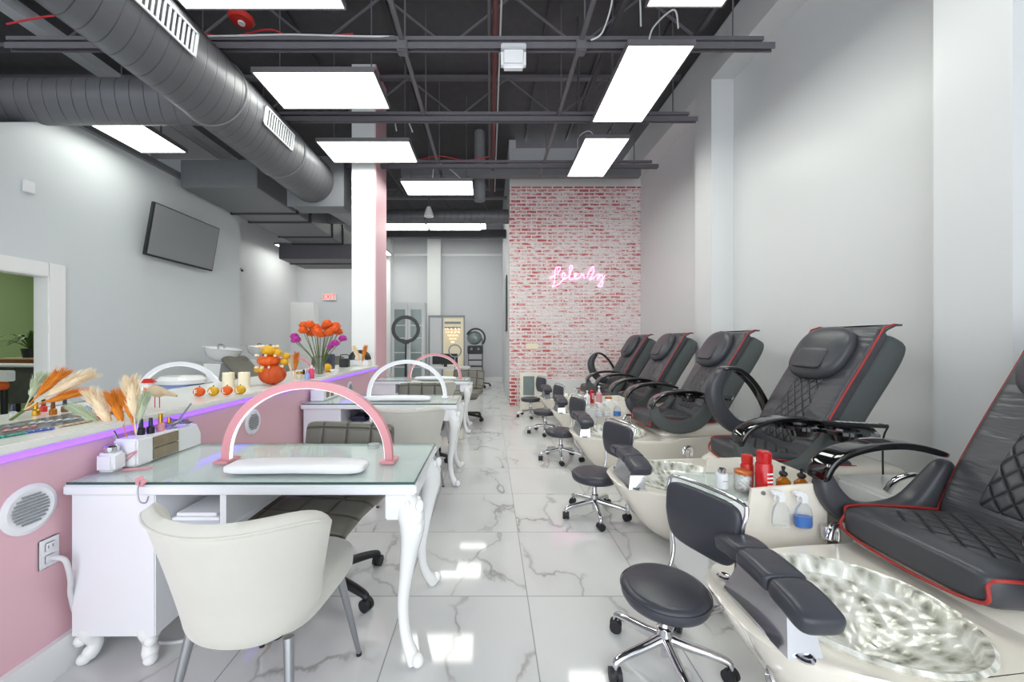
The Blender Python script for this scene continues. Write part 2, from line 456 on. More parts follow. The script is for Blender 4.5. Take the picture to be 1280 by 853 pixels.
# left wall with the doorway to the green room
DY0, DY1, DH = 3.1, 4.08, 2.02
struct(MB().prism([(DY1, 0), (7.23, 0), (7.23, 3.78), (4.3, 3.78), (DY1, 3.66)], YZ, XL-.12, XL).build('wall_left', 'wall_left', smooth=False))
sbox('wall_left_front', 'wall_left', XL-.12, XL, -3, DY0, 0, 3.38)
struct(MB().prism([(DY0, DH), (DY1, DH), (DY1, 3.66), (3.6, 3.38), (DY0, 3.38)], YZ, XL-.12, XL).build('wall_left_over_door', 'wall_left', smooth=False))
sbox('wall_left_return', 'wall_left', -6.27, XL-.12, 7.11, 7.23, 0, 4.7)
sbox('wall_left_recess', 'wall_back', -6.39, -6.27, 7.11, 12.7, 0, CEIL)
sbox('trim_6', 'plenum', XL-.12, XL+.06, 4.3, 7.23, 3.78, 3.86)
sbox('wall_back', 'wall_back', -6.39, .8, YB, YB+.15, 0, CEIL)
sbox('trim_7', 'trimw', -1.98, -1.56, YB-.3, YB, 0, 4.6)
sbox('trim_8', 'trimw', -3.36, -3.15, YB-.3, YB, 0, 4.6)
sbox('trim_9', 'trimw', -3.1, .45, YB-.05, YB, 4.08, 4.16)
sbox('wall_partition', 'trimw', -6.27, -5.55, 12.1, YB, 0, 2.55)
f = MB().box(XL-.14, XL+.03, DY1-.012, DY1+.16, 0, DH+.14, .01).box(XL-.14, XL+.03, DY0-.16, DY0+.012, 0, DH+.14, .01).box(XL-.14, XL+.03, DY0, DY1, DH-.012, DH+.14, .01)
struct(f.build('door_1', 'trimw'))
# green room
sbox('wall_outer_left', 'beam', -8.6, -8.5, -3, 12.7, 0, CEIL)
sbox('wall_green_room_far', 'green', -8.4, -8.3, 1.5, 7.4, 0, 3.2)
sbox('wall_green_room_side', 'green', -8.3, XL-.12, 7.0, 7.1, 0, 3.2)
sbox('wall_green_room_near', 'green', -8.3, XL-.12, 1.5, 1.6, 0, 3.2)
sbox('trim_10', 'trimw', -8.3, XL-.12, 1.6, 7.0, 3.1, 3.2)
sbox('baseboard_green_room', 'trimw', -8.3, -8.28, 1.6, 7.0, 0, .12)
# brick wall block
struct(MB().box(.41, XR, 7.88, 8.05, 0, 4.5).build('wall_brick', 'brick', smooth=False))
sbox('wall_brick_side', 'wall_back', .41, .55, 8.05, YB, 0, CEIL)
sbox('trim_11', 'trimw', .41, XR, 7.86, 8.05, 4.5, 4.72)
sbox('trim_12', 'cab_grey', .45, 2.0, 8.0, 8.1, 4.98, 5.35)
sbox('baseboard_brick', 'trimw', 1.0, XR, 7.84, 7.88, 0, .55)
sbox('baseboard_back', 'trimw', -6.2, .41, YB-.03, YB, 0, .15)
# column on the end of the counter
sbox('wall_column', 'trimw', -2.10, -1.75, 5.85, 6.44, 0, CEIL)
sbox('wall_column_pink_face', 'pink', -1.75, -1.73, 5.852, 6.44, 0, CEIL)

# open web joists under the deck and steel across the far end
def joist(i, y, z0, z1, x0, x1, m='beam_dark', step=.78):
    b = MB().box(x0, x1, y-.05, y+.05, z0, z0+.05).box(x0, x1, y-.04, y+.04, z1-.05, z1)
    x = x0+.1; up = True
    while x+step < x1:
        a, c = (z0+.03, z1-.03) if up else (z1-.03, z0+.03)
        b.cyl((x, y, a), (x+step, y, c), .016, n=6); x += step; up = not up
    struct(b.build('trim_%d' % (20+i), m))
for i, y in enumerate((1.7, 3.15, 4.6, 6.05)): joist(i, y, 4.82, 5.5, -8.4, 3.0, 'beam')
joist(5, 8.9, 4.62, 5.4, -4, .4, 'plenum', .5); joist(6, 10.2, 4.55, 5.4, -4, .4, 'beam', .5)
sbox('trim_30', 'plenum', -1.7, 2.9, 7.35, 7.5, 4.5, 4.66)
sbox('trim_31', 'beam_dark', -3.2, .41, 9.6, 9.75, 3.93, 4.12)
sbox('trim_32', 'beam_dark', -4.6, -4.3, -1, 3.6, 4.55, 4.75)
sbox('trim_33', 'cab_grey', -4.7, -4.55, -1, 7, 4.5, 4.62)
# deck seams
b = MB()
for x in (-3.9, -2.6, -1.3, .75, 1.6, 2.4): b.box(x-.02, x+.02, -2, 8, CEIL-.05, CEIL)
struct(b.build('trim_34', 'beam_dark', smooth=False))

# pink half wall and its white stone counter with a purple light strip under the edge
sbox('wall_half_pink', 'pink', -2.34, -1.73, .4, 5.85, 0, .93)
sbox('baseboard_pink', 'trimw', -1.73, -1.705, .4, 5.85, 0, .14)
t = thing('counter', 'long white stone counter on pink half wall with purple glow under its edge', 'counter', (-2.03, 3.1, .93))
MB().box(-2.42, -1.69, .4, 5.85, .93, .965, .006).build('worktop', 'counter', t, org=t.location)
MB().box(-1.73, -1.715, .42, 5.83, .9, .93).build('light_strip', 'purple', t, org=t.location, smooth=False)
def wall_vent(y, z, label):
    t = thing('wall_vent', label, 'vent', (-1.73, y, z), group='round vents in the pink wall')
    rot = Matrix.Rotation(R(90), 4, 'Y')
    MB().lathe([(0, 0), (.09, 0), (.092, .006), (.075, .014), (.062, .01), (0, .01)], n=32, M4=rot).build('frame', 'plastic_white', t)
    b = MB()
    for k in range(-4, 5):
        zz = k*.0125; w = math.sqrt(max(.058**2-zz**2, .0001)); b.box(.009, .016, -w, w, zz-.003, zz+.003)
    b.build('slats', 'grille_dark', t)
for y, z, l in ((1.44, .70, 'round white vent in pink half wall left of nearest desk, above outlet'),
                (2.80, .74, 'round white vent in pink half wall seen through nearest pink arch'),
                (4.75, .74, 'round white vent in pink half wall between second and third desks')): wall_vent(y, z, l)
t = thing('wall_outlet', 'white double wall outlet with white plug in pink wall', 'outlet', (-1.73, 1.505, .503))
MB().box(0, .006, -.036, .036, -.058, .058, .003).build('cover_plate', 'plastic_white', t)
for k in (-.024, .024):
    MB().box(.006, .010, -.017, .017, k-.016, k+.016, .004).build('socket', 'plastic_white', t)
MB().box(.01, .0115, -.009, -.006, .018, .03).box(.01, .0115, .006, .009, .018, .03).build('slot', 'grille_dark', t)
tag(MB().tube(smooth([(-1.715, 1.505, .48), (-1.68, 1.5, .482), (-1.665, 1.51, .46), (-1.67, 1.53, .38), (-1.69, 1.55, .3), (-1.70, 1.6, .17), (-1.69, 1.75, .01), (-1.62, 1.85, .008)]), .009).build('power_cord', 'wire_white'), 'white power cord plugged into the outlet in pink wall', 'cord')
tag(MB().tube(smooth([(-1.62, 1.8, .008), (-1.56, 1.72, .008), (-1.4, 1.68, .008), (-1.25, 1.75, .008), (-1.1, 1.9, .008), (-1.0, 2.3, .008)]), .008).build('floor_cord', 'wire_white'), 'white cord lying on floor under nearest desk pedestal', 'cord')

# ================================================================ CEILING SERVICES
def light(name_label, x0, x1, y0, y1, z=3.98, rods=True, group='ceiling troffer lights'):
    cx, cy = (x0+x1)/2, (y0+y1)/2
    t = thing('ceiling_light', name_label, 'light', (cx, cy, z), group=group)
    w, d = (x1-x0)/2, (y1-y0)/2
    b = MB().box(-w, w, -d, -d+.014, -.012, .038).box(-w, w, d-.014, d, -.012, .038).box(-w, -w+.014, -d+.014, d-.014, -.012, .038).box(w-.014, w, -d+.014, d-.014, -.012, .038)
    b.box(-w+.014, w-.014, -d+.014, d-.014, .028, .038)
    b.build('frame', 'frame', t, smooth=False)
    MB().box(-w+.014, w-.014, -d+.014, d-.014, -.008, .02).build('diffuser', 'panel', t, smooth=False)
    if rods:
        for sx in (-.8, .8):
            MB().cyl((w*sx, 0, .038), (w*sx, 0, CEIL-z), .007, n=6).build('hanging_rod', 'beam', t)
    return t
light('wide ceiling light at top edge, nearest camera on the left', -2.42, -1.14, 2.45, 3.06)
light('second wide ceiling light, hanging beside the big round duct', -2.34, -1.13, 3.76, 4.37)
light('third wide ceiling light, directly in front of white column', -2.30, -1.06, 5.07, 5.68)
light('fourth wide ceiling light, between white column and brick wall', -1.48, -.28, 6.33, 6.95)
light('long ceiling light at top edge, nearest on the right', 1.23, 1.84, 1.85, 3.04)
light('large long ceiling light on the right over the pedicure chairs', 1.23, 1.84, 3.42, 4.63)
light('smaller looking long ceiling light in front of brick wall', 1.24, 1.83, 4.99, 6.17)
light('ceiling light beside left wall, partly behind the cross duct', -4.44, -3.85, 4.24, 4.90, 3.74)
light('thin looking far ceiling light left, under back cross duct', -2.5, -1.45, 8.6, 9.15, 3.98, False)
light('thin looking far ceiling light right, under back cross duct', -1.42, -.2, 8.6, 9.15, 3.98, False)
light('added ceiling light brightening the back room, hidden behind others', -1.3, -.1, 10.6, 11.2, 4.6, False)  # fill light added to even out the back room, kept out of view
light('added ceiling light brightening the glass door cabinet, hidden behind others', -3.0, -1.8, 10.6, 11.2, 4.6, False)  # another added fill light, concealed by the duct and beam
light('added unseen light brightening the back left area behind plenum box', -5.9, -5.3, 10.5, 11.7, 3.98, False)  # added to lift the dark back left corner, concealed by the plenum
light('added unseen light behind white column brightening back left area', -4.2, -3.0, 11.2, 11.8, 3.98, False)  # added fill for the same corner, no visible fitting here

# suspended steel channels
for y, x1, l in ((3.63, 2.68, 'nearest'), (4.82, 2.6, 'middle'), (6.11, 2.68, 'farthest')):
    z = 4.08
    b = MB().box(-4.55, x1, y-.03, y-.02, z, z+.05).box(-4.55, x1, y+.02, y+.03, z, z+.05).box(-4.55, x1, y-.03, y+.03, z+.05, z+.056)
    b.box(-4.55, x1-.1, y-.02, y+.02, z+.085, z+.12)
    for x in (-3.6, -.8, .9, 2.3): b.cyl((x, y, z+.05), (x, y, CEIL), .008, n=6)
    tag(b.build('steel_channel', 'beam', smooth=False), '%s of the dark steel channels hung across the ceiling' % l, 'channel', 'steel channels across the ceiling')
for x, l in ((-.82, 'left dark steel strut running front to back across the channels'), (.86, 'right dark steel strut running front to back across the channels')):
    tag(MB().box(x-.02, x+.02, .8, 6.6, 4.14, 4.165).box(x-.05, x+.05, 3.58, 3.68, 4.05, 4.16, .01).build('ceiling_strut', 'beam'), l, 'strut')
tag(MB().cyl((.06, -1, 4.62), (.06, 8.5, 4.62), .028).build('ceiling_pipe', 'pipe_red'), 'red brown pipe running front to back at ceiling centre', 'pipe')
tag(MB().cyl((.0, -1, 4.66), (.0, 8.5, 4.66), .02).build('ceiling_conduit', 'beam'), 'dark conduit running beside the red brown ceiling pipe', 'pipe')
tag(MB().cyl((.115, -1, 4.64), (.115, 8.5, 4.64), .01).build('ceiling_conduit', 'wire_white'), 'thin white conduit running beside the red brown ceiling pipe', 'pipe')
for i, (x, l) in enumerate(((1.15, 'perforated steel hanger left of the large long light'), (1.95, 'perforated steel hanger right of the large long light'))):
    tag(MB().box(x-.02, x+.02, 2.6, 5.3, 4.2, 4.24).cyl((x, 3.0, 4.24), (x, 3.0, CEIL), .01, n=6).cyl((x, 5.0, 4.24), (x, 5.0, CEIL), .01, n=6).build('perforated_angle', 'beam_dark', smooth=False), l, 'hanger')
# projector like white access point
t = thing('wireless_router', 'white rounded box hanging under nearest steel channel', 'router', (.22, 3.55, 3.93))
MB().box(-.115, .115, -.05, .05, -.09, .09, .03, 3).build('case', 'plastic_white', t)
MB().box(-.115, .115, -.055, .05, .07, .12, .008).build('bracket', 'cab_grey', t)
t = thing('fire_alarm', 'round red fire alarm hanging among ceiling cables', 'alarm', (-2.3, 3.56, 4.34))
MB().lathe([(0, 0), (.10, 0), (.11, .02), (.09, .05), (0, .06)], n=24, M4=Matrix.Rotation(R(180), 4, 'X')).build('dome', 'red', t)
MB().lathe([(0, -.07), (.03, -.07), (.03, -.055), (0, -.05)], n=16).build('lens', 'plastic_white', t)
MB().cyl((0, 0, 0), (0, 0, CEIL-4.34), .012).build('rod', 'beam', t)
t = thing('ceiling_speaker', 'small white cone fixture hanging before back cross duct', 'speaker', (-1.25, 7.9, 3.95))
MB().lathe([(0, -.06), (.1, -.06), (.09, 0), (.04, .14), (0, .15)]).build('cone', 'plastic_white', t)
MB().cyl((0, 0, .14), (0, 0, CEIL-3.95), .015).build('rod', 'beam', t)
def wire(pts, m, l, r=.008): tag(MB().tube(smooth([Vector(p) for p in pts], 8), r, 6).build('cable', m), l, 'cable')
wire([(.95, 3.6, 4.15), (1.05, 3.55, 4.2), (1.12, 3.5, 4.5), (1.0, 3.45, 4.75), (1.2, 3.5, 4.85), (1.35, 3.5, 4.6), (1.38, 3.5, 4.2)], 'wire_white', 'white looping cable above the left end of large long light')
wire([(1.45, 3.5, 4.06), (1.5, 3.5, 4.2), (1.68, 3.5, 4.35), (1.72, 3.5, 4.18)], 'wire_white', 'short white cable bent above the large long light')
wire([(-3.1, 3.62, 4.2), (-2.5, 3.6, 4.19), (-1.9, 3.62, 4.22), (-1.3, 3.6, 4.19), (-.9, 3.62, 4.2)], 'wire_white', 'white cable lying on nearest steel channel')
wire([(-2.9, 3.66, 4.3), (-2.5, 3.66, 4.23), (-2.1, 3.66, 4.3), (-1.85, 3.66, 4.22), (-1.3, 3.66, 4.26)], 'wire_red', 'red cable running past the round fire alarm')
wire([(-4.4, 3.5, 4.22), (-3.9, 3.5, 4.3), (-3.4, 3.52, 4.24), (-2.95, 3.5, 4.26)], 'wire_red', 'red cable on the channel left of the big duct')
wire([(-1.7, 6.1, 4.23), (-1.2, 6.1, 4.2), (-.8, 6.1, 4.27), (-.4, 6.1, 4.2), (0, 6.1, 4.26)], 'wire_red', 'red cable sagging along farthest steel channel')
wire([(-1.2, 4.95, 4.04), (-1.22, 5.0, 4.2), (-1.1, 5.0, 4.25), (-1.0, 5.0, 4.05)], 'wire_white', 'white cable hooped over the third wide light')
wire([(1.3, 5.6, 4.04), (1.3, 5.6, 4.3), (1.48, 5.6, 4.38), (1.6, 5.6, 4.05)], 'wire_white', 'white cable hooped over smaller long light')
wire([(-.95, 6.4, 4.04), (-.9, 6.3, 4.2), (-.75, 6.3, 4.22), (-.45, 6.5, 4.05)], 'wire_white', 'white cable hooped over the fourth wide light')

# ducts
t = thing('round_duct', 'huge grey spiral round duct running front to back on the left', 'duct', (-2.74, 2.6, 3.80))
MB().cyl((0, -4.5, 0), (0, 3.35, 0), .335, n=56).build('duct_tube', 'duct_y', t)
for y in (-.6, 1.2, 2.4):
    MB().tube([(.338*math.cos(2*PI*i/40), y, .338*math.sin(2*PI*i/40)) for i in range(40)], .009, 6, closed=True).build('seam_ring', 'plenum', t)
def grille(y0, y1, ang):
    m4 = Matrix.Rotation(-R(ang), 4, 'Y')
    g = MB().box(.335, .35, y0, y1, -.10, -.085).box(.335, .35, y0, y1, .085, .10).box(.335, .35, y0, y0+.02, -.10, .10).box(.335, .35, y1-.02, y1, -.10, .10)
    n = int((y1-y0)/.045)
    for k in range(1, n): g.box(.335, .346, y0+(y1-y0)*k/n-.008, y0+(y1-y0)*k/n+.008, -.085, .085)
    g.xf(m4); o = g.build('duct_grille', 'cab_grey', t, smooth=False)
    MB().box(.325, .337, y0+.01, y1-.01, -.095, .095).xf(m4).build('grille_back', 'black', o, smooth=False)
grille(-.45, .55, -8); grille(1.5, 2.1, -8)
b = MB()
t2 = thing('duct_transition', 'grey boxed end piece closing off the big round duct', 'duct', (-2.7, 6.12, 3.8))
MB().box(-.4, .42, -.17, .2, -.37, .37, .012).build('box', 'plenum', t2)
MB().box(-.43, .45, -.19, -.17, -.39, .39, .004).build('flange', 'plenum', t2)
tag(MB().cyl((-8.4, 4.0, 3.82), (-2.95, 4.0, 3.82), .215, n=44).build('round_duct', 'duct_x'), 'smaller grey spiral duct crossing from the left wall to the big duct', 'duct')
t = thing('rectangular_duct', 'grey rectangular duct run high along the left wall', 'duct', (-4.03, 5.75, 3.63))
MB().box(-.6, .55, 0, 4.3, 0, .42, .008).build('duct_body', 'plenum', t)
for y in (1.15, 1.65, 2.7, 3.3):
    MB().box(-.63, .58, y, y+.05, -.02, .44).build('flange', 'plenum_flange', t, smooth=False)
t = thing('duct_plenum', 'dark lower plenum box at far end of rectangular duct', 'duct', (-4.1, 9.2, 3.3))
MB().box(-.95, 1.0, 0, 1.3, 0, .36, .01).build('box', 'beam', t)
MB().box(-.97, 1.02, .55, .6, -.02, .38).build('flange', 'plenum_flange', t, smooth=False)
tag(MB().cyl((-2.9, 6.34, 3.78), (-2.6, 8.3, 3.78), .17, n=28).build('flexible_duct', 'flex'), 'grey flexible duct leading back from the boxed duct end', 'duct')
tag(MB().cyl((-4.5, 8.3, 4.02), (.41, 8.3, 4.02), .15, n=28).build('cross_duct', 'duct_x'), 'grey round duct crossing the room before the back wall', 'duct')
tag(MB().cyl((-.2, 7.75, 4.16), (-.2, 7.75, CEIL), .11, n=24).build('duct_drop', 'flex'), 'short vertical flexible duct beside brick wall top', 'duct')
tag(MB().cyl((2.05, 2.9, 4.3), (2.82, 2.7, 4.75), .02).build('brace_rod', 'steel'), 'diagonal steel brace rod at top near right wall beam', 'brace')
tag(MB().cyl((-4.1, 3.2, 4.9), (-3.6, 3.6, 4.2), .02).build('brace_rod', 'steel'), 'diagonal steel brace rod at top left over the cross duct', 'brace')

# television, thermostat, camera, exit sign
t = thing('television', 'black flat television tilted down on left wall', 'television', (-4.55, 5.74, 2.84))
t.rotation_euler = (0, R(10), 0)
MB().box(-.025, .025, -.62, .62, -.36, .36, .006).build('case', 'black', t)
MB().box(.025, .028, -.6, .6, -.335, .345).build('screen', 'screen', t, smooth=False)
MB().box(-.13, -.02, -.12, .12, -.1, .1, .01).build('wall_bracket', 'black', t)
tag(MB().box(XL, XL+.02, 3.86, 3.96, 2.84, 2.96, .006).build('wall_plate', 'plastic_white'), 'small white square plate high on left wall', 'wall plate')
t = thing('security_camera', 'small white security camera on recessed left wall', 'camera', (-6.24, 9.55, 3.1))
MB().ell((.05, 0, 0), .07, .05, .05).build('housing', 'plastic_white', t); MB().ell((.1, -.02, -.02), .03, .03, .03).build('lens', 'black', t)
t = thing('exit_sign', 'small red exit sign on far back wall', 'sign', (-5.2, YB-.03, 2.76))
MB().box(-.22, .22, -.02, .02, -.11, .11, .01).build('case', 'plastic_white', t)
text('lettering', 'EXIT', .2, 'exit_red', t, (0, -.024, 0), (R(90), 0, 0))

# neon
t = thing('neon_sign', 'pink neon script sign glowing on brick wall', 'sign', (1.75, 7.868, 2.64))
def stroke(p, nm='neon_tube'): MB().tube(smooth([(x, 0, z) for x, z in p], 6), .009, 6).build(nm, 'neon', t)
stroke([(-.52, -.02), (-.35, .08), (-.3, .2), (-.4, .16), (-.42, -.1), (-.46, -.2), (-.3, -.12), (-.2, .05), (-.26, .08), (-.24, -.05), (-.12, .02)])
stroke([(-.12, .02), (-.05, .2), (-.1, .22), (-.1, -.05), (0, .0), (.05, .06), (.0, .07), (0, -.04), (.1, .0), (.15, .06), (.2, -.03)])
stroke([(.24, .0), (.36, .22), (.38, .1), (.3, -.06), (.42, .02), (.5, .06), (.46, -.04), (.56, .05), (.56, -.16), (.48, -.18), (.62, .04)])
tag(MB().box(.5+.25, .5+.5, 7.85, 7.88, 1.17, 1.28, .005).build('junction_cover', 'candle'), 'small cream rectangular plate low on brick wall', 'wall plate')

# ================================================================ MANICURE DESKS
def cabriole(b, x, y, z1, dx, dy, hgt=None):
    """carved cabriole leg bulging towards (dx, dy)"""
    P = [(0, 1.0, .040), (.012, .93, .043), (.03, .86, .05), (.034, .78, .045), (.022, .66, .034), (.006, .5, .026), (-.008, .34, .022), (-.004, .2, .020), (.014, .1, .022), (.035, .045, .027), (.045, .012, .025)]
    b.tube(smooth([(x+dx*p[0]*1.3, y+dy*p[0]*1.3, z1*p[1]) for p in P], 3), [r*1.12 for i in range(len(P)) for r in ([P[i][2]+(P[min(i+1, len(P)-1)][2]-P[i][2])*k/3 for k in range(3)] if i < len(P)-1 else [P[i][2]])], 12)
    return b
def carving(x, y, z1, dx, dy):
    c = MB(); k = 1.3
    for (o, h, r) in ((.06, .87, .024), (.062, .80, .02), (.05, .73, .015), (.04, .67, .012), (.07, .93, .018)):
        c.ell((x+dx*o*k, y+dy*o*k, z1*h), r, r, r*1.5, 10, 8)
        c.ell((x+dx*o*.55*k - dy*.03, y+dy*o*.55*k+dx*.03, z1*h), r*.8, r*.8, r*1.3, 8, 6)
        c.ell((x+dx*o*.55*k + dy*.03, y+dy*o*.55*k-dx*.03, z1*h), r*.8, r*.8, r*1.3, 8, 6)
    c.ell((x+dx*.06*k, y+dy*.06*k, .03), .026, .026, .028, 12, 8)
    return c
W, D = 1.42, .60
def make_desk():
    t = thing('manicure_desk', 'nearest manicure desk, white with glass top and carved legs', 'desk', (0, 0, 0), group='white manicure desks along pink wall')
    # local: x 0..W (from the pink wall), y 0..D
    MB().box(0, W, 0, D, .71, .75, .006).box(.0, W-.02, D-.06, D-.02, .56, .71).build('tabletop', 'desk_white', t)
    g = MB().box(.012, W-.01, .01, D-.01, .751, .760); g.build('glass_sheet', 'glass', t, smooth=False)
    MB().box(.01, W-.008, .006, .0095, .7505, .7605).box(W-.0095, W-.006, .0096, D-.008, .7505, .7605).box(.01, W-.008, D-.0095, D-.006, .7505, .7605).build('glass_rim', 'glass_edge', t, smooth=False)
    MB().box(.02, .36, .015, D-.015, .13, .71, .004).build('pedestal', 'desk_white', t)
    b = MB().box(.36, .66, .02, D-.07, .55, .57).box(.62, .645, .02, D-.07, .57, .71)
    b.build('open_shelf', 'desk_white', t, smooth=False)
    MB().box(W-.13, W-.04, .02, D-.07, .60, .71, .006).build('apron', 'desk_white', t)
    for (x, y, dx, dy) in ((W-.06, .07, .8, -.6), (W-.06, D-.07, .8, .6)):
        o = cabriole(MB(), x, y, .71, dx, dy).build('leg', 'glossy_white', t)
        carving(x, y, .71, dx, dy).build('carved_leaves', 'glossy_white', o)
    for (x, y, dx, dy) in ((.07, .06, -.7, -.7), (.30, .06, .7, -.7), (.07, D-.06, -.7, .7), (.30, D-.06, .7, .7)):
        b = MB().tube(smooth([(x, y, .15), (x+dx*.01, y+dy*.01, .12), (x-dx*.005, y-dy*.005, .075), (x+dx*.012, y+dy*.012, .04), (x+dx*.02, y+dy*.02, .025)], 4),
                      [.045, .046, .046, .044, .04, .035, .031, .028, .026, .026, .028, .03, .03, .028, .027, .026, .024], 12)
        b.ell((x+dx*.03, y+dy*.03, .024), .026, .026, .024, 12, 8).ell((x+dx*.04, y+dy*.04, .105), .024, .024, .024, 12, 8)
        b.build('foot', 'glossy_white', t)
    return t
desk = make_desk(); desk.location = (-1.715, 1.54, 0)
dup(desk, (-1.715, 3.48, 0), 0, 'second manicure desk, behind cream chair, with white arch lamp')
dup(desk, (-1.715, 5.5, 0), 0, 'farthest manicure desk on this side, next to white column')
dup(desk, (-2.44, 3.75, 0), PI, 'white desk behind counter near the shampoo bowls, carrying white arch')
dup(desk, (-2.44, 5.66, 0), PI, 'white desk behind counter near flowers, carrying pink arch')
TOP = .7605
def make_arch(colour, label):
    t = thing('arch_lamp', label, 'lamp', (0, 0, TOP), group='arch lamps on the manicure desks')
    m = 'pinkmetal' if colour == 'pink' else 'plastic_white'
    n = 40; pts = [(.385*math.cos(PI*i/n), 0, .012+.352*math.sin(PI*i/n)**.92) for i in range(n+1)]
    sec = [(.017, .016), (-.017, .016), (-.017, -.016), (.017, -.016)]
    MB().tube(pts, 1, sect=sec, up=(1, 0, 0)).build('arch', m, t, ang=30)
    pin = [(x*.952, 0, .012+(z-.012)*.949) for x, y, z in pts]
    MB().tube(pin, 1, sect=[(.003, .010), (-.003, .010), (-.003, -.010), (.003, -.010)], up=(1, 0, 0)).build('light_strip', 'led', t, ang=30)
    for s in (-1, 1): MB().box(s*.385-.035, s*.385+.035, -.05, .05, 0, .012, .003).build('foot_plate', m, t)
    return t
pa = make_arch('pink', 'large pink arch lamp standing on the nearest glass desk'); pa.location = (-.86, 1.82, TOP)
wa = make_arch('white', 'white arch lamp standing on the second glass desk'); wa.location = (-.83, 3.86, TOP)
dup(pa, (-.83, 5.84, TOP), 0, 'pink arch lamp standing on farthest glass desk')
dup(wa, (-2.82, 3.5, TOP), 0, 'white arch lamp behind counter and four letter pumpkins')
dup(pa, (-2.86, 5.45, TOP), 0, 'pink arch lamp behind counter between pumpkins and flowers')
def cushion(x, y, label):
    o = MB().pad([(-.3, 0), (-.15, .004), (0, .006), (.15, .004), (.3, 0)], .066, .021, XZ, e=.42, n=24, m=24, pe=5, p_w=6).build('hand_rest', 'plastic_white')
    o.location = (x, y, TOP+.021); return tag(o, label, 'hand rest', 'white hand rests on the manicure desks')
c0 = cushion(-.84, 1.68, 'long white padded hand rest on nearest desk')
dup(c0, (-.86, 3.68, TOP+.021), 0, 'long white padded hand rest on second desk')
dup(c0, (-.80, 5.68, TOP+.021), 0, 'long white padded hand rest on farthest desk')

# ---------------- cream velvet client chairs
def make_velvet():
    t = thing('velvet_chair', 'nearest cream velvet chair, back to camera, at nearest desk', 'chair', (0, 0, 0), group='cream velvet client chairs')
    b = MB(); nu, nv = 34, 12
    def P(u, v, off):
        th = -1.22+2.44*u; top = .80-.02*math.cos(th*1.3)+.01
        k = abs(2*u-1)
        zb = .395+.09*k**3
        z = zb+(top-zb)*v - .05*k**6*v
        Rr = (.232+.058*v**1.2)+off
        fl = 1+.05*v*k**2
        return Vector((Rr*math.sin(th)*1.04*fl, -Rr*math.cos(th)*.92+.02-.05*v, z))
    rs = []
    for i in range(nu+1):
        u = i/nu; ring = []; kk = 1-abs(2*u-1)**14*.4
        for j in range(nv+1): ring.append(P(u, j/nv, .028*kk))
        ring.append(P(u, 1, 0)+Vector((0, 0, .022*kk)))
        for j in range(nv, -1, -1): ring.append(P(u, j/nv, -.028*kk))
        ring.append(P(u, 0, 0)-Vector((0, 0, .02*kk)))
        rs.append(ring)
    b.rings(rs).build('backrest', 'velvet', t, ang=80)
    MB().tube(smooth([P(.06+.88*i/20, .985, .031) for i in range(21)], 2), .004, 6).build('seam', 'velvet', t)
    s = MB().pad([(-.17, .435), (0, .44), (.18, .44), (.31, .43)], .225, .065, YZ, e=.5, n=30, m=24, pe=5, p_w=4)
    s.build('seat', 'velvet', t, ang=80)
    for (x, y, ex, ey) in ((-.17, -.13, -.22, -.2), (.17, -.13, .22, -.2), (-.17, .2, -.22, .27), (.17, .2, .22, .27)):
        o = MB().cyl((x, y, .38), (ex, ey, .012), .017, .010, 14).build('leg', 'steel', t)
        MB().cyl((ex, ey, .012), (ex, ey, 0), .011, .011, 12).build('foot_cap', 'rubber', o)
    return t
vc = make_velvet(); vc.location = (-.80, 1.38, 0); vc.rotation_euler = (0, 0, R(-6))
dup(vc, (-.66, 3.25, 0), R(-4), 'cream velvet chair at the second manicure desk')
dup(vc, (-.76, 5.2, 0), R(2), 'cream velvet chair at farthest manicure desk')

# ---------------- taupe technician chairs
def caster(b, x, y, a, r=.026):
    ca, sa = math.cos(a), math.sin(a)
    for s in (-1, 1):
        c = Vector((x, y, r))+Vector((-sa, ca, 0))*s*.014
        b.cyl(c-Vector((-sa, ca, 0))*.009, c+Vector((-sa, ca, 0))*.009, r, r, 16)
    b.ell((x, y, r*1.15), r*.8, r*.8, r*1.0, 12, 8)
    return b
def star_base(t, L, h, mat_leg, fat, cast_r=.027, rot0=0):
    for k in range(5):
        a = rot0+2*PI*k/5; c, s = math.cos(a), math.sin(a)
        pts = smooth([(.02*c, .02*s, h), (L*.35*c, L*.35*s, h-.012), (L*.75*c, L*.75*s, h*.78), (L*.97*c, L*.97*s, h*.66), (L*1.0*c, L*1.0*s, cast_r*2)], 4)
        n = len(pts); o = MB().tube(pts, [fat*(1.25-.5*i/(n-1)) for i in range(n)], 10).build('leg', mat_leg, t)
        caster(MB(), L*c, L*s, a+.6*k, cast_r).build('caster', 'rubber', o)
def make_tech():
    t = thing('technician_chair', 'taupe tufted chair on black wheels at nearest desk', 'chair', (0, 0, 0), group='taupe technician chairs')
    # faces -y
    MB().pad([(-.33, .40), (-.27, .455), (-.1, .475), (.1, .47), (.24, .465)], .29, .045, YZ, e=.5, n=30, m=24, pe=6).build('seat', 'tuft', t, ang=80)
    MB().pad([(.22, .49), (.27, .58), (.30, .7), (.32, .83)], .28, .045, YZ, e=.5, n=30, m=24, pe=6).build('backrest', 'tuft', t, ang=80)
    MB().box(-.03, .03, .2, .25, .4, .6, .01).build('back_support', 'black', t)
    MB().lathe([(.028, .1), (.028, .3), (.018, .3), (.018, .42), (.06, .42), (.06, .43), (0, .43)]).build('column', 'chrome', t)
    star_base(t, .33, .11, 'black', .022, .03, rot0=R(-20))
    return t
tc = make_tech(); tc.location = (-.90, 2.05, 0); tc.rotation_euler = (0, 0, R(-8))
dup(tc, (-.78, 4.28, 0), R(5), 'taupe tufted chair on wheels behind the second desk')
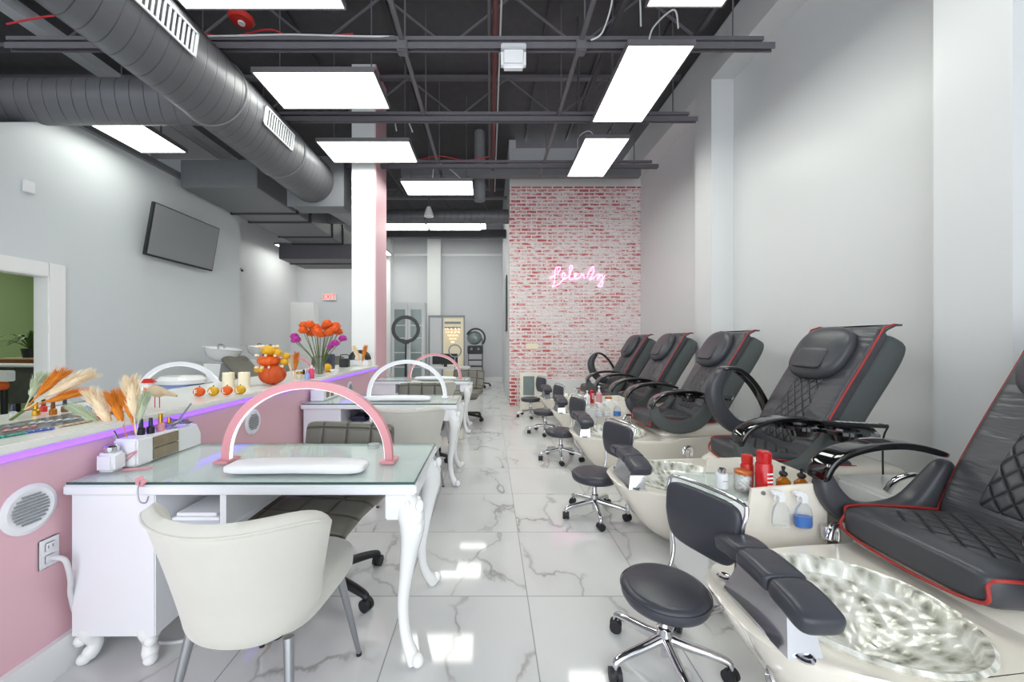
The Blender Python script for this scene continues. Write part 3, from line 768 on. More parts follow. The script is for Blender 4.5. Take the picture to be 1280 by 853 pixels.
dup(tc, (-.42, 6.5, 0), R(-10), 'taupe tufted chair on wheels behind the farthest desk')

# ---------------- small things on desks
def lathed(name, prof, m, label, cat, loc, group=None, n=20, parts=()):
    t = thing(name, label, cat, loc, group=group)
    MB().lathe(prof, n=n).build('body', m, t)
    for nm, pr, mm in parts: MB().lathe(pr, n=n).build(nm, mm, t)
    return t
def polish(loc, label, capm='navy', bm_='clear', h=.06, group='nail polish bottles on the counter', r=.014, rz=0):
    t = thing('nail_polish_bottle', label, 'nail polish', loc, group=group)
    MB().lathe([(0, 0), (r, 0), (r*1.05, h*.1), (r, h*.4), (r*.5, h*.5), (0, h*.5)], n=14).build('bottle', bm_, t)
    MB().lathe([(0, h*.5), (r*.62, h*.5), (r*.5, h), (0, h*1.01)], n=14).build('cap', capm, t)
    return t
# box organiser on the nearest desk
t = thing('desk_organizer', 'white organizer with smoky drawers holding polish on nearest desk', 'organizer', (-1.652, 1.93, TOP), R(90))
MB().box(-.13, .05, -.05, .05, 0, .12, .004).build('case', 'plastic_white', t)
for z in (.008, .062):
    MB().box(-.115, .035, -.062, -.05, z, z+.05, .002).build('drawer', 'smoke', t)
MB().prism([(.05, 0), (.20, 0), (.20, .06), (.17, .115), (.05, .115)], XZ, -.05, .05).build('sloped_bin', 'plastic_white', t)
t = thing('pump_bottle', 'square white bottle with silver press cap at desk edge', 'bottle', (-1.665, 1.69, TOP))
MB().box(-.04, .04, -.035, .035, 0, .082, .012, 3).build('body', 'plastic_white', t)
MB().lathe([(0, .082), (.026, .082), (.028, .09), (.028, .105), (.02, .112), (0, .112)]).build('cap', 'chrome', t)
t = thing('white_cup_holder', 'white open cube holder between square bottle and organizer', 'holder', (-1.645, 1.775, TOP))
MB().box(-.055, .055, -.045, .045, 0, .125, .008).build('body', 'plastic_white', t)
MB().tube(smooth([(.01, -.05, .03), (-.0, -.052, .028), (.0, -.052, .045), (.05, -.052, .072), (.058, -.052, .07), (.015, -.052, .035)]), .0028, 6).build('clip', 'pinkmetal', t)
tag(MB().box(-.055, .055, -.013, .013, 0, .006, .002).xf(Matrix.Rotation(R(14), 4, 'Z')).build('nail_file', 'pinkmetal', org=(0, 0, 0)), 'short pink nail file lying on nearest glass desk', 'nail file').location = (-1.56, 1.70, TOP)
t = thing('charm_hook', 'pink charm hook clipped over the front edge of nearest desk', 'hook', (-1.39, 1.53, .752))
MB().tube(smooth([(0, .02, .012), (0, -.008, .012), (0, -.014, -.02), (.01, -.016, -.055), (.035, -.016, -.06), (.045, -.016, -.035)]), .003, 8).build('hook', 'steel', t)
b = MB()
for k in range(5): b.ell((.014*math.cos(k*1.257), .0, .018+.012*math.sin(k*1.257)), .010, .006, .010, 8, 6)
b.build('flower_charm', 'pinkmetal', t)
polish((-1.67, 1.84, TOP+.12), 'black capped polish standing on white organizer, left', 'navy', 'black', .075, 'polish bottles standing on the organizer', .015)
polish((-1.65, 1.87, TOP+.12), 'second black capped polish standing on white organizer', 'navy', 'black', .075, 'polish bottles standing on the organizer', .015)
polish((-1.645, 1.92, TOP+.12), 'gold capped polish with pink striped base on organizer', 'gold', 'pinkmetal', .085, 'polish bottles standing on the organizer', .017)
polish((-1.64, 1.965, TOP+.12), 'clear bottle with small gold cap on organizer', 'gold', 'clear', .06, 'polish bottles standing on the organizer', .014)
b = MB()
random.seed(3)
for k in range(26):
    x, y, z = random.uniform(-.045, .045), random.uniform(-.04, .04), random.uniform(.0, .03); a = random.uniform(0, 3.1)
    b.box(x-.018, x+.018, y-.004, y+.004, z, z+.006, rot=Matrix.Rotation(a, 4, 'Z') @ Matrix.Rotation(random.uniform(-.5, .5), 4, 'Y'))
o = tag(b.build('clip_pile', 'steel', smooth=False), 'pile of small silver nail clips on organizer end', 'nail clips'); o.location = (-1.652, 2.03, TOP+.116); o['kind'] = 'stuff'
tag(MB().cyl((-1.652, 2.03, TOP+.14), (-1.60, 2.06, TOP+.235), .006, .004, 8).build('nail_brush', 'grille_dark'), 'grey handled brush sticking up from the silver clips', 'brush')
# white boxes on second and third desks
t = thing('desk_organizer', 'white organizer tray at the wall end of second desk', 'organizer', (-1.64, 3.85, TOP), R(90), group=None)
MB().prism([(-.2, 0), (.2, 0), (.2, .05), (.14, .1), (-.2, .1)], XZ, -.06, .06).build('case', 'plastic_white', t)
for x in (-.1, 0): MB().box(x-.035, x+.035, -.065, -.06, .02, .08, .002).build('drawer', 'smoke', t)
polish((-1.64, 3.75, TOP+.1), 'dark topped polish on the second desk organizer', 'black', 'wood', .05, None)
lathed('perfume_bottle', [(0, 0), (.022, 0), (.024, .05), (.012, .07), (0, .07)], 'blue', 'small lavender bottle with pink cap by second desk', 'bottle', (-1.72, 3.62, .965), parts=(('cap', [(0, .07), (.01, .07), (.008, .1), (0, .1)], 'pinkmetal'),))
t = thing('glass_jar', 'low clear glass jar on far end of nearest desk', 'jar', (-.62, 2.05, TOP))
MB().lathe([(0, 0), (.03, 0), (.032, .02), (.025, .022), (0, .012)]).build('body', 'clear', t)

# under-desk bits seen on the shelves
tag(MB().box(-1.34, -1.14, 1.62, 1.95, .571, .585, .002).box(-1.33, -1.16, 1.63, 1.93, .586, .6, .002).build('paper_stack', 'plastic_white'), 'stack of white papers in nearest desk open shelf', 'papers')
tag(MB().box(-1.32, -1.16, 3.6, 3.85, .571, .62, .02).build('cloth_bundle', 'navy'), 'dark blue bundle in second desk open shelf', 'bundle')

# ---------------- counter top things
CT = .965
def pumpkin(t, c, r, h, m, lobes=9, nm='pumpkin'):
    o = MB().ell(c, r, r, h, 40, 12, lobes=lobes, depth=.10).build(nm, m, t)
    MB().tube([(c[0], c[1], c[2]+h*.85), (c[0]+r*.08, c[1], c[2]+h*1.25)], [r*.14, r*.09], 8).build('stem', 'stem', o); return o
for i, ch in enumerate('FALL'):
    nm = ('orange pumpkin with letter F', 'yellow pumpkin with letter A', 'orange pumpkin with first letter L', 'yellow pumpkin with second letter L')[i]
    x = [-1.89, -1.81, -1.735, -1.715][i]; x = -1.93+.045*i; y = 2.46+.075*i
    t = thing('letter_pumpkin', 'tiny %s on the counter' % nm, 'pumpkin', (x, y, CT), group='letter pumpkins spelling FALL')
    t.location = (-1.905+.078*i*.9, 2.52+.03*i, CT)
    pumpkin(t, (0, 0, .032), .034, .031, 'orange' if i % 2 == 0 else 'yellow')
    text('letter', ch, .042, 'text_white', t, (0, -.0345, .031), (R(90), 0, 0), .002)
for i, (x, y) in enumerate(((-2.04, 3.0), (-1.93, 3.02))):
    t = thing('pillar_candle', ('ivory pillar candle farther from pumpkin stack', 'ivory pillar candle right against pumpkin stack')[i], 'candle', (x, y, CT), group='ivory candles on the counter')
    MB().lathe([(0, 0), (.04, 0), (.041, .003), (.041, .118), (.036, .12), (.03, .113), (0, .11)]).build('wax', 'candle', t)
    MB().cyl((0, 0, .11), (.002, 0, .125), .0015, n=6).build('wick', 'black', t)
t = thing('pumpkin_stack', 'tall stack of orange pumpkins and yellow gourds on counter', 'decoration', (-1.82, 3.22, CT))
pumpkin(t, (0, 0, .085), .105, .085, 'orange_deep'); pumpkin(t, (-.03, 0, .20), .09, .05, 'orange'); pumpkin(t, (-.02, .0, .285), .07, .042, 'yellow')
for (x, y, z) in ((.1, .0, .19), (.11, .01, .24), (-.11, -.02, .13), (-.05, -.06, .13), (.07, -.04, .27)): MB().ell((x, y, z), .032, .03, .028, 14, 8).build('gourd', 'yellow', t)
b = MB()
for k in range(22):
    a = k*2.4; rr = .06+.05*random.random(); z = random.choice((.15, .245, .32))
    b.ell((rr*math.cos(a)-.02, rr*math.sin(a), z), .022, .01, .012, 8, 5, rot=Matrix.Rotation(a, 4, 'Z'))
b.build('leaf_trim', 'creamdry', t)

def plume(t, p0, p1, m, w=.05, n=420, bend=(0, 0, .02)):
    w *= 1.35; p0, p1 = Vector(p0), Vector(p1); mid = (p0+p1)/2+Vector(bend); d = p1-p0; L = d.length
    b = MB(); rr = random.Random(hash(m) % 1000 + int(L*1e4))
    pts = smooth([p0, mid, p1], 8); b.tube(pts, .0025, 5)
    c_ = p0+d*.68+Vector(bend)*.6; b.ell(c_, w*.36, w*.36, L*.33, 12, 10, rot=d.to_track_quat('Z', 'Y').to_matrix().to_4x4())
    dn = d.normalized(); side = dn.cross(Vector((0, 1, 0))).normalized(); oth = dn.cross(side)
    for k in range(n):
        s = rr.uniform(.3, 1.0); q = pts[min(int(s*(len(pts)-1)), len(pts)-1)]; a = rr.uniform(0, 2*PI)
        env = w*math.sin(PI*min(1, (s-.22)/.9))**.7
        o = side*math.cos(a)+oth*math.sin(a)
        e = q+dn*(.9*env+.02)+o*env*rr.uniform(.35, .8); wv = dn.cross(o).normalized()*.0018
        v = [b.bm.verts.new(x) for x in (q-wv, q+wv, e)]; b.bm.faces.new(v)
        e2 = (q+e)/2; v = [b.bm.verts.new(x) for x in (e2-dn*.004, e2+dn*.004, e+dn*.012)]; b.bm.faces.new(v)
    b.build('plume', m, t)
t = thing('pampas_bunch', 'small bunch of sage, cream and orange pampas lying at left', 'dried plant', (-2.18, 1.92, CT))
q = (.0, -.12, .04)
plume(t, q, (-.06, .0, .17), 'sage', .035); plume(t, q, (.02, .02, .19), 'orangedry', .035)
plume(t, q, (.15, .02, .18), 'creamdry', .04); plume(t, q, (.17, -.02, .10), 'orangedry', .028)
MB().tube([(q[0], q[1], q[2]), (-.02, -.16, .0)], .006, 6).build('stems', 'stem', t)
t = thing('pampas_bunch', 'large fan of pampas plumes rising from desk organizer', 'dried plant', (-1.69, 1.75, TOP))
q = (.0, .0, .11)
plume(t, q, (-.21, .0, .26), 'sage', .03); plume(t, q, (-.13, .01, .31), 'creamdry', .042); plume(t, (.02, .02, .12), (-.06, .03, .30), 'orangedry', .035)
plume(t, (.05, .03, .13), (-.02, .05, .31), 'orangedry', .03); plume(t, (.05, .03, .13), (.0, .06, .36), 'creamdry', .045); plume(t, (.05, .03, .13), (.07, .06, .30), 'sage', .025)
MB().tube(smooth([(.0, .0, .02), q, (-.02, 0, .16)]), .003, 6).build('stem', 'stem', t)
# bird
t = thing('bird_figurine', 'small bird figurine with red hat on thin legs', 'figurine', (-1.82, 2.10, CT))
MB().ell((0, 0, .09), .05, .032, .03, 16, 10, rot=Matrix.Rotation(R(15), 4, 'Y')).build('body', 'tan', t)
MB().ell((-.045, 0, .125), .024, .024, .024).build('head', 'plastic_white', t)
MB().lathe([(0, 0), (.034, 0), (.03, .008), (.02, .02), (0, .022)], c=(-.045, 0, .138)).build('hat', 'red', t)
MB().tube([(.04, 0, .085), (.11, 0, .065)], [.02, .006], 8).build('tail', 'tan', t)
MB().tube([(-.05, 0, .11), (-.045, -.02, .07)], [.018, .012], 8).build('scarf', 'orange', t)
for x in (-.01, .015): MB().cyl((x, 0, .07), (x, 0, 0), .0022, n=6).build('leg', 'red', t)
# polish bottles at the far left on the counter
spots = [(-2.26, 1.82, 'navy', 'clear', 'dark capped polish at the left frame edge of counter'), (-2.22, 1.88, 'gold', 'gold', 'gold polish bottle beside dark capped one at left'),
         (-2.16, 1.9, 'wood', 'amber', 'brown capped amber polish between gold and grey ones'), (-2.19, 1.98, 'navy', 'wood', 'tall grey capped brown polish behind amber one'),
         (-2.08, 1.99, 'plastic_white', 'blue', 'white capped blue polish just under pampas stems'), (-2.3, 1.98, 'black', 'red', 'small black capped red polish behind the gold one')]
for x, y, c, m_, l in spots: polish((x, y, CT), l, c, m_, .065)
polish((-2.12, 2.3, CT), 'dark red polish standing mid counter behind pampas fan', 'red', 'navy', .06, None)
# nail tip swatches
def swatch(x0, y0, x1, y1, m, label, n=7):
    b = MB(); d = Vector((x1-x0, y1-y0, 0)); ang = math.atan2(d.y, d.x)
    for k in range(n):
        p = Vector((x0, y0, CT+.006))+d*(k/(n-1))
        b.ell(p, .017, .008, .005, 10, 6, rot=Matrix.Rotation(ang+R(60), 4, 'Z'))
    b.tube([(x0, y0, CT+.003), (x1, y1, CT+.003)], .0025, 6)
    tag(b.build('nail_swatch', m), label, 'nail swatch', 'nail colour swatches on the counter')
swatch(-1.84, 1.38, -1.82, 1.5, 'teal', 'teal nail swatches at left end of counter edge')
swatch(-1.82, 1.52, -1.80, 1.58, 'royal', 'royal blue nail swatches beside the teal ones', 4)
swatch(-1.81, 1.62, -1.80, 1.72, 'tan', 'beige brown nail swatches beside the blue ones', 6)
swatch(-1.80, 1.76, -1.86, 1.84, 'hot_pink', 'hot pink nail swatches near counter edge', 6)
swatch(-1.96, 1.46, -1.92, 1.62, 'pinkmetal', 'pale pink nail swatches laid behind the teal ones')
swatch(-2.0, 1.68, -1.9, 1.80, 'cab_grey', 'silver grey nail swatches in the middle of the spread')
swatch(-1.98, 1.85, -1.90, 1.97, 'copper', 'copper red nail swatches at the right of the spread')
swatch(-2.08, 1.55, -2.0, 1.70, 'clear', 'clear nail swatches at the back of the spread')
tag(MB().box(-2.12, -1.86, 1.28, 2.0, CT, CT+.003).build('acrylic_sheet', 'clear', smooth=False), 'thin clear sheet under nail swatches on counter', 'sheet')

# flowers
t = thing('flower_vase', 'glass vase of orange and magenta flowers on counter', 'vase', (-1.77, 4.0, CT))
MB().lathe([(0, 0), (.05, 0), (.055, .03), (.045, .16), (.06, .2), (.056, .2), (.04, .16), (.05, .03), (0, .01)]).build('vase', 'clear', t)
rr = random.Random(5); b = MB(); heads = []
for k in range(14): heads.append((rr.uniform(-.17, .17), rr.uniform(-.1, .1), rr.uniform(.42, .52), 'orange', .05))
heads += [(.1, -.05, .53, 'orange', .052), (-.07, -.07, .52, 'orange', .052), (.16, -.05, .47, 'orange', .045), (-.13, -.08, .46, 'orange', .05)]
heads += [(-.25, -.02, .40, 'magenta', .045), (-.2, -.08, .37, 'magenta', .045), (.24, 0, .38, 'magenta', .045), (.19, -.07, .33, 'magenta', .045), (.15, -.09, .30, 'magenta', .035), (-.27, .02, .36, 'magenta', .038)]
for (x, y, z, m_, r_) in heads:
    b.tube(smooth([(x*.12, y*.12, .02), (x*.35, y*.35, .2), (x, y, z)], 4), .0035, 5)
b.build('stems', 'stem', t)
for (x, y, z, m_, r_) in heads:
    f = MB(); 
    for k in range(16):
        a = k*2.39996; tt = .25+.75*k/16; d = Vector((math.cos(a)*math.sin(tt*1.9), math.sin(a)*math.sin(tt*1.9), math.cos(tt*1.9)))
        r_2 = r_*1.0; f.ell(Vector((x, y, z))+d*r_*.7, r_*.52, r_*.52, r_*.14, 8, 5, rot=d.to_track_quat('Z', 'Y').to_matrix().to_4x4() @ Matrix.Rotation(R(50), 4, 'X'))
    f.ell((x, y, z), r_*.4, r_*.4, r_*.4, 8, 6)
    f.build('blossom', m_, t)
# further counter things
t = thing('pampas_bunch', 'orange and cream plumes standing left of flower vase', 'dried plant', (-1.86, 3.62, CT)); plume(t, (0, 0, 0), (-.03, 0, .2), 'creamdry', .03); plume(t, (.02, 0, 0), (.04, 0, .22), 'orangedry', .035)
t = thing('pampas_bunch', 'cream and orange plume in front of white column', 'dried plant', (-1.74, 5.2, CT-.001)); plume(t, (0, 0, .0), (-.09, 0, .26), 'creamdry', .045); plume(t, (0, 0, .0), (.06, 0, .27), 'orangedry', .04)
polish((-1.78, 3.68, CT), 'black capped bottle just below flower vase', 'black', 'cab_grey', .09, None, .018)
lathed('pink_bottle', [(0, 0), (.026, 0), (.028, .08), (.012, .1), (0, .1)], 'hot_pink', 'hot pink bottle with white cap below flower vase', 'bottle', (-1.735, 3.74, CT), parts=(('cap', [(0, .1), (.012, .1), (.01, .13), (0, .13)], 'plastic_white'),))
lathed('cotton_ball_jar', [(0, 0), (.03, 0), (.032, .05), (0, .055)], 'candle', 'small cream jar on counter left of the black bottle', 'jar', (-1.83, 3.7, CT), parts=(('lid', [(0, .055), (.033, .055), (.03, .07), (0, .072)], 'gold'),))
t = thing('speaker_box', 'small dark speaker on counter right of flowers', 'speaker', (-2.02, 4.85, CT)); MB().box(-.05, .05, -.05, .05, 0, .2, .008).build('case', 'navy', t); MB().lathe([(0, 0), (.03, 0), (.032, .006), (0, .004)], c=(0, -.05, .12), M4=Matrix.Rotation(R(90), 4, 'X')).build('cone', 'black', t)
t = thing('black_caddy', 'small black caddy with handle on counter near column', 'caddy', (-2.02, 5.35, CT)); MB().box(-.06, .06, -.05, .05, 0, .12, .008).build('box', 'black', t); MB().tube(smooth([(-.06, 0, .12), (-.05, 0, .17), (.05, 0, .17), (.06, 0, .12)]), .006, 8).build('handle', 'black', t)
t = thing('nail_lamp', 'black arched nail lamp on white base before column', 'nail lamp', (-1.9, 5.62, CT))
MB().tube([(.12*math.cos(PI*i/16), 0, .09+.12*math.sin(PI*i/16)) for i in range(17)], 1, sect=[(.025, .07), (-.02, .07), (-.02, -.07), (.025, -.07)], up=(1, 0, 0)).build('hood', 'black', t)
MB().box(-.15, .15, -.1, .1, 0, .09, .015).build('base', 'plastic_white', t)
t = thing('yellow_gourd', 'yellow gourd on counter between flowers and speaker', 'gourd', (-1.9, 4.5, CT)); pumpkin(t, (0, 0, .05), .05, .05, 'yellow', nm='fruit'); 
t = thing('white_bowl', 'small white bowl on counter right of flowers', 'bowl', (-1.80, 4.45, CT)); MB().lathe([(0, 0), (.03, 0), (.05, .035), (.046, .035), (.028, .006), (0, .006)]).build('bowl', 'plastic_white', t)

# ---------------- things beyond the counter on the left
def shampoo(x, y, label, s=1):
    t = thing('shampoo_unit', label, 'shampoo chair', (x, y, 0), group='shampoo bowl chairs by the left wall')
    b = MB(); rot = Matrix.Rotation(R(7), 4, 'Y')
    b.lathe([(0, -.2), (.1, -.19), (.22, -.12), (.27, 0), (.29, .01), (.26, .015), (.2, -.08), (0, -.14)], c=(0, 0, 1.2), n=32, M4=rot, sy=.85)
    b.build('bowl', 'glossy_white', t)
    MB().tube(smooth([(-.08, 0, 1.17), (-.08, 0, 1.26), (-.02, 0, 1.27), (.02, 0, 1.22)]), .015, 8).build('faucet', 'steel', t)
    MB().prism([(-.25, 0), (.02, 0), (-.02, .5), (.05, .98), (-.22, .98), (-.12, .5)], XZ, -.13, .13).build('pedestal', 'glossy_white', t)
    MB().pad([(.15, 1.08), (.35, .86), (.55, .62)], .28, .05, XZ, e=.5, pe=6).build('backrest', 'taupe', t, ang=80)
    MB().pad([(.5, .52), (.75, .52), (1.0, .5)], .28, .06, XZ, e=.5, pe=6).build('seat', 'taupe', t, ang=80)
    for s_ in (-1, 1): MB().box(.35, .95, s_*.3-.03, s_*.3+.03, .66, .72, .015).box(.6, .66, s_*.3-.02, s_*.3+.02, .4, .66).build('armrest', 'glossy_white', t)
    MB().box(.35, .95, -.2, .2, 0, .46, .02).build('chair_base', 'glossy_white', t)
    return t
s1 = shampoo(-4.2, 6.06, 'white shampoo bowl with dark recliner above letter pumpkins')
dup(s1, (-4.45, 7.5, 0), 0, 'white shampoo bowl with recliner behind pumpkin stack')
t = thing('paraffin_tub', 'white oval lidded tub on pale blue base behind counter', 'tub', (-3.45, 4.3, 0))
MB().lathe([(0, .84), (.2, .84), (.25, .86), (.25, .9), (.2, .94), (0, .95)], n=32, sy=.8).build('lid', 'glossy_white', t)
MB().box(-.2, .24, -.16, .16, .1, .84, .02).build('body', 'blue', t)
MB().box(-.18, .22, -.14, .14, 0, .1, .01).build('base', 'plastic_white', t)
t = thing('salon_stool', 'low dark salon chair behind counter below pink arch', 'chair', (-3.0, 6.95, 0))
MB().pad([(-.25, .48), (0, .5), (.25, .48)], .28, .05, XZ, e=.5, pe=6).build('seat', 'taupe', t, ang=80)
MB().pad([(.1, .6), (.16, .8), (.2, 1.05)], .3, .05, YZ, e=.5, pe=6).build('backrest', 'taupe', t, ang=80)
MB().lathe([(.2, 0), (.2, .02), (.03, .05), (.03, .45), (0, .45)]).build('pedestal', 'chrome', t)
light('added unseen ceiling light brightening the green room behind doorway', -7.2, -6.0, 3.6, 4.2, 3.03, False, None)  # added so the green room is not dark; fitting is unseen
light('second added ceiling light brightening the green room, deeper inside', -7.4, -6.2, 5.2, 5.8, 3.03, False, None)  # second unseen fill light, added for more brightness on the green walls
# green room things
t = thing('side_cabinet', 'grey stone patterned cabinet with white rim in green room', 'cabinet', (-6.3, 5.1, 0))
MB().prism([(x+sx*(.08 if cx_ else 0), z) for sx, cx_ in ((0, 0),) for x, z in [(.06+.54*math.copysign(abs(math.cos(2*PI*i/40))**.5, math.cos(2*PI*i/40)), .76+.23*math.copysign(abs(math.sin(2*PI*i/40))**.5, math.sin(2*PI*i/40))) for i in range(40)]], XZ, -.2, .2).build('body', 'grey_wood', t)
MB().tube(smooth([(-.45, -.22, .6), (-.52, -.22, .75), (-.5, -.22, .95), (-.4, -.22, 1.02), (.6, -.22, 1.02)]), .025, 8).tube(smooth([(-.5, -.22, .6), (-.35, -.22, .48), (-.15, -.22, .5), (-.1, -.22, .6)]), .01, 6).build('rim', 'plastic_white', t)
MB().lathe([(0, 0), (.22, 0), (.22, .03), (.05, .06), (.05, .55), (0, .55)]).build('pedestal', 'black', t)
t = thing('wooden_tray', 'brown wooden tray on grey cabinet in green room', 'tray', (-6.22, 5.1, 1.0)); MB().box(-.28, .3, -.14, .14, .02, .09, .01).build('tray', 'wood', t); MB().box(-.1, .3, -.12, .12, .09, .11, .004).build('runner', 'tan', t)
t = thing('potted_plant', 'leafy green plant on wooden tray in green room', 'plant', (-6.08, 5.1, 1.11))
MB().lathe([(0, 0), (.08, 0), (.1, .12), (.09, .12), (.07, .1), (0, .1)]).build('pot', 'black', t)
b = MB()
for k in range(26):
    a = rr.uniform(0, 2*PI); L = rr.uniform(.2, .38); h = rr.uniform(.05, .22); c, s_ = math.cos(a), math.sin(a)
    pts = smooth([(0, 0, .1), (c*L*.5, s_*L*.5, .15+h), (c*L, s_*L, .1+h*.8)], 4)
    b.tube(pts, [.004+.014*math.sin(PI*i/(len(pts)-1)) for i in range(len(pts))], sect=[(.25, 0), (0, 1), (-.25, 0), (0, -1)])
b.build('leaves', 'leaf', t)
t = thing('desk_ornament', 'white and orange ornament at left frame edge in green room', 'ornament', (-5.75, 4.55, 0))
MB().lathe([(0, 0), (.16, 0), (.03, .03), (.03, .75), (.0, .75)]).build('stand', 'black', t)
MB().box(-.12, .08, -.05, .05, .85, .98, .01).build('box', 'plastic_white', t); MB().ell((-.02, 0, .8), .06, .05, .06).build('ball', 'orange', t)

# ---------------- back room
t = thing('display_cabinet', 'tall pale grey cabinet with two glass doors at back', 'cabinet', (-2.25, 10.6, 0))
MB().box(-.46, .46, 0, .4, 0, 2.4, .008).build('body', 'cab_grey', t)
for s_ in (-1, 1):
    d_ = MB().box(s_*.225-.215, s_*.225-.15, -.025, 0, .05, 2.35).box(s_*.225+.15, s_*.225+.215, -.025, 0, .05, 2.35).box(s_*.225-.15, s_*.225+.15, -.025, 0, 2.2, 2.35).box(s_*.225-.15, s_*.225+.15, -.025, 0, .05, .2)
    d_ = d_.build('door', 'cab_grey', t, smooth=False)
    MB().box(s_*.225-.15, s_*.225+.15, -.012, 0, .2, 2.2).build('glass_pane', 'glass_pane', d_, smooth=False)
    sb = MB()
    for z in (.6, 1.0, 1.4, 1.75): sb.box(s_*.225-.15, s_*.225+.15, -.016, -.012, z, z+.025)
    sb.build('glazing_bar', 'cab_grey', d_, smooth=False)
    MB().cyl((s_*.03, -.04, 1.1), (s_*.03, -.04, 1.25), .008, n=8).build('handle', 'steel', d_)
t = thing('styling_station', 'grey framed mirror station with glass side panel at back', 'mirror', (-1.22, 10.9, 0))
MB().box(-.52, .52, 0, .05, 2.0, 2.06).box(-.52, -.48, 0, .05, 0, 2.0).box(.48, .52, 0, .05, 0, 2.0).box(-.14, -.1, 0, .05, 0, 2.0).box(-.48, .48, 0, .05, 0, .3).build('frame', 'grille_dark', t, smooth=False)
MB().box(-.48, -.14, .02, .03, .3, 2.0).build('side_panel', 'cab_grey', t, smooth=False)
MB().box(-.1, .48, .02, .03, .3, 2.0).build('mirror', 'candle', t, smooth=False)  # cream colour stands for the warm reflection; the panel does not mirror
MB().box(-.06, .4, .0, .02, 1.82, 1.88).box(-.06, .4, .0, .02, 1.68, 1.73).build('mirror_band', 'grille_dark', t, smooth=False)
b = MB()
for k in range(70):
    a = k*2.4; lv = k % 5; r_ = (.2, .18, .14, .09, .04)[lv]; b.ell((.17+r_*math.cos(a), -.22+r_*math.sin(a), 1.66-.09*lv), .018, .018, .03, 6, 5)
tag(b.build('chandelier', 'warm', org=(-0.0, 0, 0)), 'warm glowing bead chandelier standing in for the reflection in the mirror', 'chandelier').location = (-1.2, 10.9, 0)  # beads placed before the panel to imitate a chandelier's reflection
t = thing('desktop_monitor', 'dark flat monitor standing in front of mirror station', 'monitor', (-1.08, 9.4, 0))
MB().box(-.32, .3, -.02, .02, .76, 1.02, .01).build('screen', 'black', t); MB().box(-.04, .04, -.03, .03, .7, .78).build('stand', 'black', t)
MB().box(-.5, .6, -.3, .3, .66, .7).box(-.5, -.46, -.3, .3, 0, .66).box(.56, .6, -.3, .3, 0, .66).build('table', 'cab_grey', t, smooth=False)
t = thing('ring_mirror', 'small grey ring mirror beside dark monitor', 'ring light', (-.74, 8.2, .76))
MB().tube([(.13*math.cos(2*PI*i/32), 0, .36+.13*math.sin(2*PI*i/32)) for i in range(32)], .013, 8, closed=True).build('ring', 'grille_dark', t); MB().cyl((0, 0, -.76), (0, 0, .23), .01).build('stand', 'grille_dark', t)
t = thing('ring_light', 'big black ring light on tripod beside cabinet', 'ring light', (-1.44, 6.6, 0)); t.rotation_euler = (0, 0, R(12))
o = MB().tube([(.21*math.cos(2*PI*i/48), .0, 1.53+.21*math.sin(2*PI*i/48)) for i in range(48)], 1, closed=True, sect=[(.03, .012), (-.03, .012), (-.03, -.02), (.03, -.02)], up=(1, 0, 0)).build('ring', 'black', t)
MB().box(-.06, .06, -.03, .03, 1.28, 1.33, .01).build('phone_clamp', 'black', t)
MB().cyl((0, 0, .3), (0, 0, 1.3), .013).cyl((0, 0, .45), (0, 0, .95), .022).build('pole', 'black', t)
for k in range(3):
    a = k*2.094; MB().cyl((0, 0, .55), (.32*math.cos(a), .32*math.sin(a), 0), .01, n=8).build('leg', 'black', t)
t = thing('facial_machine', 'black wheeled facial machine trolley against back wall', 'machine', (-.42, 11.2, 0))
MB().box(-.22, .22, -.15, .15, .95, 1.2, .02).build('control_box', 'black', t)
for k in (-.1, .1): MB().lathe([(0, 0), (.035, 0), (.03, .03), (0, .03)], c=(k, -.15, 1.1), M4=Matrix.Rotation(R(90), 4, 'X')).build('dial', 'grille_dark', t)
for i in range(4): MB().box(-.2, .2, -.14, .14, .22+.18*i, .25+.18*i, .005).build('shelf', 'black', t)
MB().cyl((.21, .1, .12), (.21, .1, 1.4), .022).cyl((-.2, .1, .2), (-.2, .1, .95), .015).build('pole', 'grille_dark', t)
MB().tube([(.02+.26*math.cos(R(-40+200*i/20)), 0, 1.42+.26*math.sin(R(-40+200*i/20))) for i in range(21)], 1, sect=[(.03, .1), (-.02, .1), (-.02, -.1), (.03, -.1)], up=(1, 0, 0)).build('hood_rim', 'black', t)
MB().ell((-.02, .02, 1.42), .22, .1, .2).build('hood', 'glass_pane', t)
for k in range(5):
    a = k*1.257+.3; o = MB().cyl((.05, 0, .14), (.05+.4*math.cos(a), .4*math.sin(a), .07), .025, .018, 8).build('leg', 'black', t)
    caster(MB(), .05+.4*math.cos(a), .4*math.sin(a), a, .03).build('caster', 'rubber', o)
t = thing('wall_panel', 'narrow dark framed panel on side of brick wall block', 'picture', (.40, 9.1, 2.1))
MB().box(-.02, 0, -.35, .35, -.55, .75, .01).build('frame', 'black', t); MB().box(-.024, -.02, -.3, .3, -.5, .7).build('panel', 'grille_dark', t)
t = thing('foot_cabinet', 'low white cabinet with glass panel at foot of brick wall', 'cabinet', (.83, 7.45, 0))
MB().box(-.25, .25, -.15, .2, 0, .73, .01).build('body', 'cream', t); MB().box(-.19, .02, -.157, -.15, .3, .66, .002).build('glass_panel', 'glass_pane', t)

